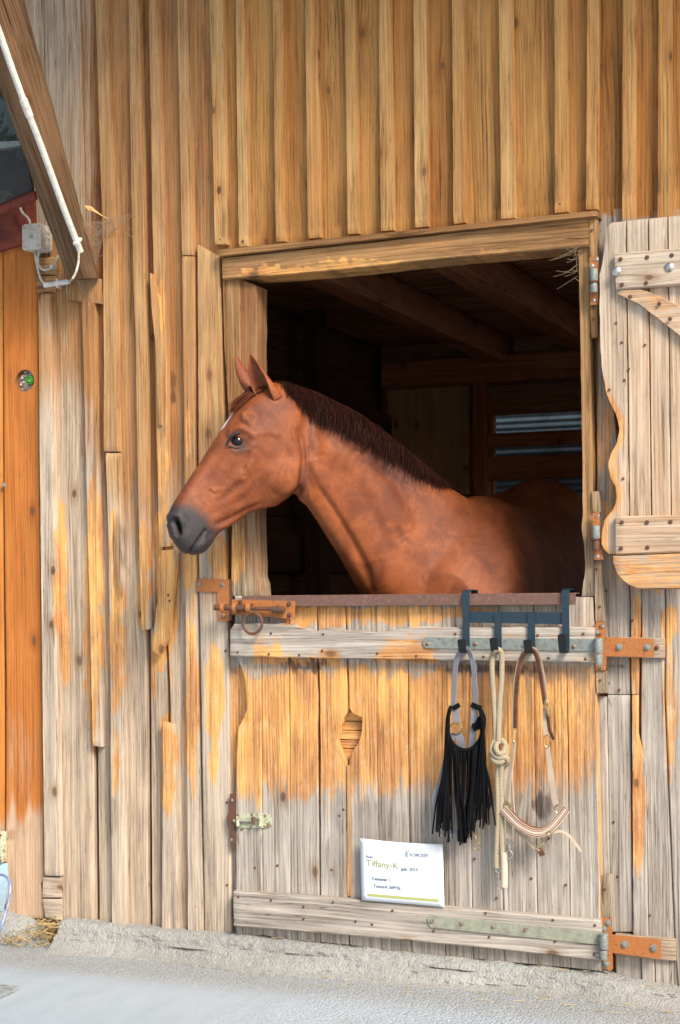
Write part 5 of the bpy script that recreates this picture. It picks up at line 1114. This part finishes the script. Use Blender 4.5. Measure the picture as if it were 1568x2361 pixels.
def G2(cx, cy, rx, ry, rot=0):
    a = math.radians(rot); dx = PX-cx; dy = PY-cy; u = dx*math.cos(a)+dy*math.sin(a); v = -dx*math.sin(a)+dy*math.cos(a); return np.exp(-(u/rx)**2-(v/ry)**2)
def LN(pts, wd, taper=True):
    """soft line through traced points"""
    best = np.full(nv, 1e9); tt = np.zeros(nv); n = len(pts)-1
    for i, (a, b) in enumerate(zip(pts, pts[1:])):
        ax, ay = a; dx, dy = b[0]-ax, b[1]-ay; L2 = dx*dx+dy*dy; t = np.clip(((PX-ax)*dx+(PY-ay)*dy)/L2, 0, 1); d = np.hypot(PX-ax-t*dx, PY-ay-t*dy); m_ = d < best; best = np.where(m_, d, best); tt = np.where(m_, (i+t)/n, tt)
    r = np.exp(-(best/wd)**2)
    return r*np.clip(np.minimum(tt, 1-tt)*6, .0, 1)**.7 if taper else r
def sm(a, b, x): t = np.clip((x-a)/(b-a), 0, 1); return t*t*(3-2*t)
d = np.zeros(nv)
hd = ishead.astype(float)
# eye socket, brow, hollow above the eye, facial crest
d += hd*(-.011*G2(550, 1018, 24, 16, 10)+.006*LN([(522,1010),(532,992),(552,985),(575,996),(590,1012)], 6)+.0035*LN([(525,1028),(545,1040),(572,1034),(590,1020)], 6)-.003*LN([(516,1014),(524,985),(550,972),(580,985)], 6))
d += hd*(-.0035*G2(590, 968, 17, 13, 0)+.0025*G2(617, 985, 12, 10)+.0012*LN([(562,1058),(578,1090),(598,1130)], 3)+.001*LN([(540,1100),(552,1130),(575,1152)], 3)-.003*LN([(560,960),(580,948),(600,955)], 6)+.003*LN([(590,1002),(622,995),(650,1005)], 8))
d += hd*(.004*LN([(585,1058),(560,1090),(535,1118),(512,1140)], 10)-.0035*LN([(575,1040),(566,1065),(558,1088)], 5)-.003*LN([(560,1105),(530,1130),(505,1158)], 8)+.003*G2(558, 1104, 10, 7))
# nasal bone edge, nose wrinkles
d += hd*(-.003*LN([(540,1000),(500,1060),(470,1110),(440,1150)], 11)+.0022*LN([(482,1122),(495,1132),(510,1128)], 3.2)-.002*LN([(478,1128),(492,1139),(508,1136)], 3))
# jaw: rear edge of the cheek, lower jaw groove, lip muscles
d += hd*(-.010*LN([(640,1168),(672,1152),(692,1125),(700,1085),(702,1045),(697,1010),(684,985)], 7)+.003*LN([(630,1158),(668,1138),(685,1105),(690,1060),(684,1020)], 13))
d += hd*(-.0045*LN([(492,1212),(530,1196),(570,1175),(610,1158)], 6)+.003*LN([(495,1225),(535,1205),(575,1184)], 6)-.003*LN([(480,1188),(510,1178),(545,1160),(575,1138)], 8)+.003*G2(520, 1175, 25, 9, -25))
# mouth
d += hd*(-.008*LN([(430,1284),(440,1268),(452,1252),(464,1236),(474,1222)], 3.0, False)*sm(0, 1, sidef+.4)+.003*G2(450, 1262, 14, 10, -50)+.004*G2(462, 1262, 12, 10)-.003*G2(484, 1232, 8, 8))
# nostril: comma-shaped opening with a raised rim
nos = hd*sidef
d += nos*(-.026*LN([(396,1196),(404,1205),(410,1220),(410,1238)], 9)-.006*G2(404, 1214, 9, 15, -15))
d += hd*(.0055*LN([(389,1200),(396,1187),(410,1189),(420,1204),(422,1224),(416,1242)], 4.5)+.004*LN([(388,1204),(392,1222),(404,1242)], 4.5)-.0025*LN([(424,1184),(432,1205),(430,1228)], 6))
d += hd*.0016*np.sin(PY*.9+PX*.25)*G2(440, 1225, 30, 26)*sidef*.6
# neck: windpipe groove, muscle edges, folds behind the jaw
d *= 1.25
nk = (1-hd)*np.clip(nface*1.5, 0, 1)*(co[:, 1] < Wt.y+.35)
d += nk*(-.008*LN([(704,1050),(716,1085),(735,1125),(770,1175),(805,1235),(835,1290),(862,1350)], 9)+.006*LN([(700,1130),(735,1180),(775,1235),(815,1300),(850,1365)], 13)-.006*LN([(714,940),(700,975),(712,1020),(722,1060)], 9)+.005*LN([(730,960),(722,1000),(735,1050)], 14))
d += nk*(-.005*LN([(740,1050),(790,1090),(840,1150),(880,1220),(905,1300)], 16)+.006*LN([(760,1010),(830,1070),(890,1140),(935,1230)], 24)-.004*LN([(860,1060),(910,1110),(960,1180),(985,1260)], 15)+.002*LN([(1010,1130),(1030,1200),(1025,1290),(1000,1370)], 30)-.006*LN([(1068,1150),(1085,1195),(1100,1235),(1118,1290),(1130,1375)], 20)+.004*LN([(1098,1190),(1120,1230),(1108,1300),(1095,1370)], 20))
d += nk*(-.0012*LN([(912,1215),(926,1232),(922,1250)], 7)-.0012*LN([(935,1240),(948,1256)], 6)-.004*LN([(845,1300),(850,1340),(862,1370)], 7))
tr = (1-hd)*(co[:, 1] > Wt.y+.3)
d = np.where(hd > 0, d, d*1.5)
d += tr*(.012*LN([(1180,1150),(1230,1205),(1280,1262),(1310,1330),(1325,1370)], 10)+.010*LN([(1190,1140),(1240,1135),(1270,1165),(1295,1230),(1318,1300)], 9))
rg = np.random.RandomState(2)
co += NO*d[:, None]
ed = np.empty(len(bodym.edges)*2, dtype=np.int32); bodym.edges.foreach_get('vertices', ed); ed = ed.reshape(-1, 2); deg = np.bincount(ed.ravel(), minlength=nv)[:, None]
wsm = (np.maximum(sm(930, 1080, X0_), sm(840, 900, X0_)*sm(1150, 1250, Y0_))*(co[:, 1] > .15)*.6)[:, None]
for _ in range(70):
    acc = np.stack([np.bincount(ed[:, 0], co[ed[:, 1], c_], nv)+np.bincount(ed[:, 1], co[ed[:, 0], c_], nv) for c_ in range(3)], 1)/np.maximum(deg, 1); co += (acc-co)*wsm
bodym.vertices.foreach_set('co', co.astype(np.float32).ravel()); bodym.update()
# coat colour masks: r muzzle grey, g white blaze, b darker coat and shade painted into creases, a dark painted into nostril and mouth
wob = np.array([N3(x*.03, y*.03, 1) for x, y in zip(PX[ishead], PY[ishead])]); Wb = np.zeros(nv); Wb[ishead] = wob
muz = hd*np.clip(sm(545, 440, PX+(1210-PY)*.35+Wb*22)*sm(1105, 1215, PY+Wb*20-.12*(PX-400))+G2(415, 1250, 40, 40), 0, 1)
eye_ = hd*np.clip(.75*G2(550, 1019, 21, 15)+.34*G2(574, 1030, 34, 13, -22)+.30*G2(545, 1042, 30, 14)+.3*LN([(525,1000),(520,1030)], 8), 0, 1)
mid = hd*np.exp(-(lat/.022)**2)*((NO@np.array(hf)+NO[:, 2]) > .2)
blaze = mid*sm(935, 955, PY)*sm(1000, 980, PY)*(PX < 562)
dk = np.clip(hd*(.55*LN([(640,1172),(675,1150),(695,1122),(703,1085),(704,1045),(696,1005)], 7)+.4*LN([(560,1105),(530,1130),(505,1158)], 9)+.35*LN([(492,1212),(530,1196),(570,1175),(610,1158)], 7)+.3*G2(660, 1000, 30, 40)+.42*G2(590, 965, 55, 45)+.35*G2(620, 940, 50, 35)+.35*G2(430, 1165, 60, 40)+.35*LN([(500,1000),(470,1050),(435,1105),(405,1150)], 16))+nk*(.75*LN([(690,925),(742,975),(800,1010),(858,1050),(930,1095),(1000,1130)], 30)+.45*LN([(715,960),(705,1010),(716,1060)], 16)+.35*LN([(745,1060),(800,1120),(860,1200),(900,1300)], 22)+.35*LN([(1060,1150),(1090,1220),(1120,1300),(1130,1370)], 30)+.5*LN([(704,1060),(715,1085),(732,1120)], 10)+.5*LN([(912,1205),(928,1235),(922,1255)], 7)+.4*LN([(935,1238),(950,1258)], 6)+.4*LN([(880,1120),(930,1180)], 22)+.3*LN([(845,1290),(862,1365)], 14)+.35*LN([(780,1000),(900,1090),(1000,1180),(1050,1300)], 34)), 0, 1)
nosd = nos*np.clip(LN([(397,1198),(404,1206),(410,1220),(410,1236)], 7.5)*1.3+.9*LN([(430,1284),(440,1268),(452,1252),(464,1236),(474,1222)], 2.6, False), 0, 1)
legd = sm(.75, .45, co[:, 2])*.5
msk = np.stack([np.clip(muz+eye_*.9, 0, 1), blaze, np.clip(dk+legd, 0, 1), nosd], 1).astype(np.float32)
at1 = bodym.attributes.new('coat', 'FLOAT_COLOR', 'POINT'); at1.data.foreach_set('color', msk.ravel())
bvh = BVHTree.FromPolygons([tuple(v) for v in co], [tuple(p.vertices) for p in bodym.polygons])

# ears: cupped shells, merged into the body mesh
ev, ef = [], []
def ear(base, tip, front, width, depth, open_dir):
    """base, tip points; shell of revolution part open towards open_dir"""
    base, tip = Vector(base), Vector(tip); ax = (tip-base); L = ax.length; ax.normalize(); o = (open_dir-ax*open_dir.dot(ax)).normalized(); s = ax.cross(o); n = 26; m_ = 22; rows = []
    for i in range(n+1):
        t = i/n; w_ = width*((1-t)**.75*(.84+.80*t)*(1 if t < .98 else .6)) ; gap_ = R_(lerp(28, 78, min(1, t*1.8))); cen = base+ax*L*t+o*(.016*math.sin(t*math.pi)-.014*t*t)
        th = .0045*(1-t)+.0016; ro, ri = [], []
        for q in range(m_+1):
            a = lerp(gap_, 2*math.pi-gap_, q/m_); dr = o*math.cos(a)*depth/width+s*math.sin(a); ro.append(cen+dr*w_); ri.append(cen+dr*max(.0002, w_-th)-o*.001)
        k0 = len(ev); ev.extend(ro+ri[::-1]); rows.append(list(range(k0, k0+2*(m_+1))))
    for a, b in zip(rows, rows[1:]):
        for q in range(len(a)): ef.append((a[q], a[(q+1) % len(a)], b[(q+1) % len(a)], b[q]))
    ef.append(tuple(rows[0][::-1])); ef.append(tuple(rows[-1]))
ear(hp(630, 924, .046), hp(572, 820, .060), None, .043, .035, (hf*.75+HN*.62+Z_*.05))
ear(hp(602, 906, -.044), hp(535, 824, -.062), None, .040, .032, (hf*.80-HN*.60))
# eyelid rims
ec = None
def surf(X, Y):
    dr = ray(X, Y).normalized(); h = bvh.ray_cast(CAM, dr); return h
h0 = surf(550, 1017); ec = h0[0]
def lids(sign):
    P = []
    def mirror(p): p = Vector(p); l = (p-HP0).dot(HN); return p if sign > 0 else p-2*l*HN
    up = [(522,1026),(528,1012),(539,1001),(553,997),(567,1003),(577,1015)]; lo = [(577,1015),(569,1027),(555,1033),(539,1032),(522,1026)]
    for pts, r_ in ((up, .0044), (lo, .0030)):
        c3 = []
        for X, Y in pts:
            dr = ray(X, Y).normalized(); pe = CAM+dr*((ec-CAM).dot(HN)/dr.dot(HN)) if False else None
            k = ec+HN*(.0075-.0085*(((X-550)/27)**2)); t = ((k-CAM).dot(HN))/dr.dot(HN); c3.append(CAM+dr*t)
        cc = cr(c3, 5); mbx = MB(); rr = [r_*(.45+.75*math.sin(math.pi*i/(len(cc)-1))) for i in range(len(cc))]; mbx.tube([mirror(p) for p in cc], rr, 10)
        k0 = len(ev); ev.extend([Vector(v) for v in mbx.v]); ef.extend([tuple(k0+i for i in f) for f in mbx.f]); lidr.extend(range(k0, len(ev)))
lidr = []; nE = len(ev); lids(1); lids(-1)
em = bpy.data.meshes.new('ears'); em.from_pydata([tuple(v) for v in ev], [], ef)
ec_ = np.zeros((len(ev), 4), dtype=np.float32); ec_[lidr, 0] = 1; ec_[lidr, 3] = .6
for i in range(nE):
    t = (i // 46) % 27 / 26; inner = (i % 46) >= 23; ec_[i, 2] = .05 if not inner else .65*(1-t); ec_[i, 1] = 0
a_ = em.attributes.new('coat', 'FLOAT_COLOR', 'POINT'); a_.data.foreach_set('color', ec_.ravel())
bm = bmesh.new(); bm.from_mesh(em); bmesh.ops.recalc_face_normals(bm, faces=bm.faces); bm.to_mesh(em); 
bm2 = bmesh.new(); bm2.from_mesh(bodym); bm2.from_mesh(em); bm2.to_mesh(bodym); bm.free(); bm2.free(); bpy.data.meshes.remove(em)
bodym.shade_smooth()

n = NT('chestnut_coat'); a = n.attr('coat'); m_ = n.rgb(a.outputs['Color']); al = a.outputs['Alpha']; p = n.pos()
f1 = n.noise(p, 1400, 2, .6); f2 = n.noise(p, 240, 3, .6); f3 = n.noise(p, 11, 5, .65, .8); f4 = n.noise(p, 45, 3, .6, .8)
c = n.mix(n.mr(f3, .38, .62), (.140, .028, .006), (.315, .082, .019))
c = n.mix(n.mr(f4, .4, .7, 0, .45), c, (.16, .036, .012))
c = n.mix(n.mr(f1, .35, .72, 0, .45), c, (.33, .105, .034)); c = n.mix(n.mr(f2, .55, .75, 0, .3), c, (.17, .040, .016))
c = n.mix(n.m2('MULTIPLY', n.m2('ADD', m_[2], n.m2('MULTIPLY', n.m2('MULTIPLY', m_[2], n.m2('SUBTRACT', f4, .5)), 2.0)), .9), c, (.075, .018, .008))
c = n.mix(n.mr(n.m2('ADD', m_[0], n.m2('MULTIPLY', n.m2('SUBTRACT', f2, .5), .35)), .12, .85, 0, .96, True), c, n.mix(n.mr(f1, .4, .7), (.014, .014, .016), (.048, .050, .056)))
c = n.mix(n.mr(n.m2('ADD', m_[1], n.m2('MULTIPLY', n.m2('SUBTRACT', f2, .5), .6)), .3, .6), c, (.85, .82, .78))
c = n.mix(n.mr(al, .1, .8, 0, .93), c, (.010, .007, .006))
px = n.xyz(p); hx = n.m2('SUBTRACT', n.m2('MULTIPLY', px[0], .62), n.m2('MULTIPLY', px[2], .62)); hz = n.m2('ADD', n.m2('MULTIPLY', px[0], .62), n.m2('MULTIPLY', px[2], .62))
fu = n.noise(n.comb(n.m2('MULTIPLY', hx, 150), n.m2('MULTIPLY', px[1], 300), n.m2('MULTIPLY', hz, 620)), 1, 3, .7)
c = n.mix(n.mr(fu, .35, .65, .0, .38), n.mix(1.0, c, (1.18, 1.22, 1.25), 'MULTIPLY'), n.mix(1.0, c, (.62, .52, .46), 'MULTIPLY'))
n.bump(n.m2('ADD', f1, n.m2('ADD', n.m2('MULTIPLY', f2, .7), n.m2('MULTIPLY', fu, 1.6))), .5, .0014)
COAT = n.set(base=c, rough=n.mr(f2, .3, .7, .42, .58), spec=.42, sheen=0.0); n.put(n.b.inputs['Sheen Roughness'], .4); n.put(n.b.inputs['Sheen Tint'], (1, .7, .5, 1))
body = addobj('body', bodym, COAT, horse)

# eyes
EYE = NT('eye'); EYE.set(base=(.006, .004, .004), rough=.05, spec=.45); EYE = EYE.m
for s in (1, -1):
    c = ec-HN*.0150; 
    if s < 0: c = c-2*((c-HP0).dot(HN))*HN
    mb = MB(); mb.lathe(c-HN*s*.0235, HN*s, [(.0235*math.sin(math.pi*k/20)+1e-5, .0235*(1-math.cos(math.pi*k/20))) for k in range(21)], 32); mb.build('eye', EYE, horse, 180)

# mane and forelock
HAIR = NT('dark_mane'); g = HAIR.attr('wear').outputs['Alpha']; HAIR.set(base=HAIR.mix(g, (.009, .0032, .002), (.045, .011, .006)), rough=.6, sheen=.0, spec=.15); HAIR = HAIR.m
FORE = NT('forelock_hair'); g = FORE.attr('wear').outputs['Alpha']; FORE.set(base=FORE.mix(g, (.060, .017, .009), (.17, .050, .022)), rough=.6, spec=.15); FORE = FORE.m
rnd = random.Random(11)
def onbody(p, off):
    l, nn, i, dd = bvh.find_nearest(p)
    if (p-l).dot(nn) < off: return l+nn*off
    return p
crest = [(654,886,4.93),(690,897,4.95),(725,909,4.975),(760,925,5.0),(825,957,5.05),(890,1003,5.10),(950,1051,5.15),(1005,1097,5.20),(1045,1128,5.245),(1072,1142,5.28)]
low = [(652,930),(680,955),(706,988),(742,1000),(800,1036),(858,1074),(930,1116),(982,1139),(1012,1146),(1030,1146)]
def strand(mb, root, tipdir, L, wd, side, k=6, lift=.004):
    pts = [root]; d_ = Vector(tipdir).normalized()
    for i in range(k):
        q = pts[-1]+d_*L/k; q = onbody(q, lift+.002*rnd.random()); d_ = ((q-pts[-1]).normalized()*.75+Vector(tipdir).normalized()*.25+Vector((rnd.uniform(-.06, .06), rnd.uniform(-.06, .06), -.05))).normalized(); pts.append(q)
    l, nn, i_, dd = bvh.find_nearest(pts[len(pts)//2]); mb.ribbon(pts, [wd, wd, wd*.95, wd*.85, wd*.7, wd*.45, wd*.15][:k+1], .0007, nrm=(nn+Vector((rnd.uniform(-.5, .5), rnd.uniform(-.3, .3), rnd.uniform(-.3, .3)))), across=2, rid=rnd.random())
mb = MB()
for q in range(7000):
    t = rnd.random()*(len(crest)-1); i = min(len(crest)-2, int(t)); f = t-i; a = crest[i]; b = crest[i+1]; X, Y, D = (lerp(a[j], b[j], f) for j in range(3)); lx, ly = lerp(low[i][0], low[i+1][0], f), lerp(low[i][1], low[i+1][1], f)
    root = atd(X, Y, D)+Fv*rnd.uniform(-.012, .015)+Z_*rnd.uniform(.0, .010); end = atd(lx+rnd.uniform(-10, 16), ly+rnd.uniform(-16, 10), D-.05); tip = (end-root); L = tip.length*(rnd.uniform(.70, 1.15) if rnd.random() > .04 else rnd.uniform(1.1, 1.3))
    strand(mb, root, tip.normalized(), L, rnd.uniform(.0010, .0024), 1)
for q in range(1500):       # the rest lies on the far side
    t = rnd.random()*(len(crest)-1); i = min(len(crest)-2, int(t)); f = t-i; a = crest[i]; b = crest[i+1]; X, Y, D = (lerp(a[j], b[j], f) for j in range(3))
    root = atd(X, Y, D)+Fv*rnd.uniform(-.005, .02)+Z_*rnd.uniform(.002, .012); strand(mb, root, (Fv*.7+Rv0*.22-Z_*.55+Z_*rnd.uniform(0, .45)).normalized(), rnd.uniform(.10, .18), rnd.uniform(.003, .0055), 1, lift=.008)
mb.build('mane', HAIR, horse, 60)
mb = MB()
for q in range(1300):
    X, Y = lerp(572, 618, rnd.random()), rnd.uniform(888, 918); root = hp(X, Y, rnd.uniform(-.03, .035)); root = onbody(root, .004)
    end = hp(rnd.uniform(533, 566), rnd.uniform(926, 958), rnd.uniform(-.02, .045)); strand(mb, root, (end-root).normalized(), (end-root).length*rnd.uniform(.55, 1.1), rnd.uniform(.0018, .0032), 1, lift=.005)
mb.build('forelock', FORE, horse, 60)
mb = MB()
for q in range(34):
    X, Y = rnd.uniform(400, 470), rnd.uniform(1235, 1276); r0_ = hp(X, Y, .03); l_, nn_, i_, dd_ = bvh.find_nearest(r0_); e_ = l_+nn_*rnd.uniform(.012, .03)+hf*.008-Z_*rnd.uniform(.004, .016); mb.tube([l_, (l_+e_)/2+Z_*.001, e_], [.00035, .0003, .0001], 4)
mb.build('whiskers', HAIR, horse, 60)
mb = MB(); tb_ = Vector((xs_, Wt.y+1.33, 1.47))
for q in range(260): o_ = Vector((rnd.uniform(-.035, .035), rnd.uniform(-.02, .03), 0)); mb.ribbon(cr([tb_+o_*.4, tb_+o_+Vector((0, .07, -.06)), tb_+o_*1.6+Vector((0, .10, -.4)), tb_+o_*rnd.uniform(.5, 2)+Vector((0, .09, -rnd.uniform(.7, .95)))], 3), [.006]*7+[.005, .003, .001], .001, nrm=(rnd.uniform(-1, 1), 1, 0), across=2, rid=rnd.random())
mb.build('tail', HAIR, horse, 60)
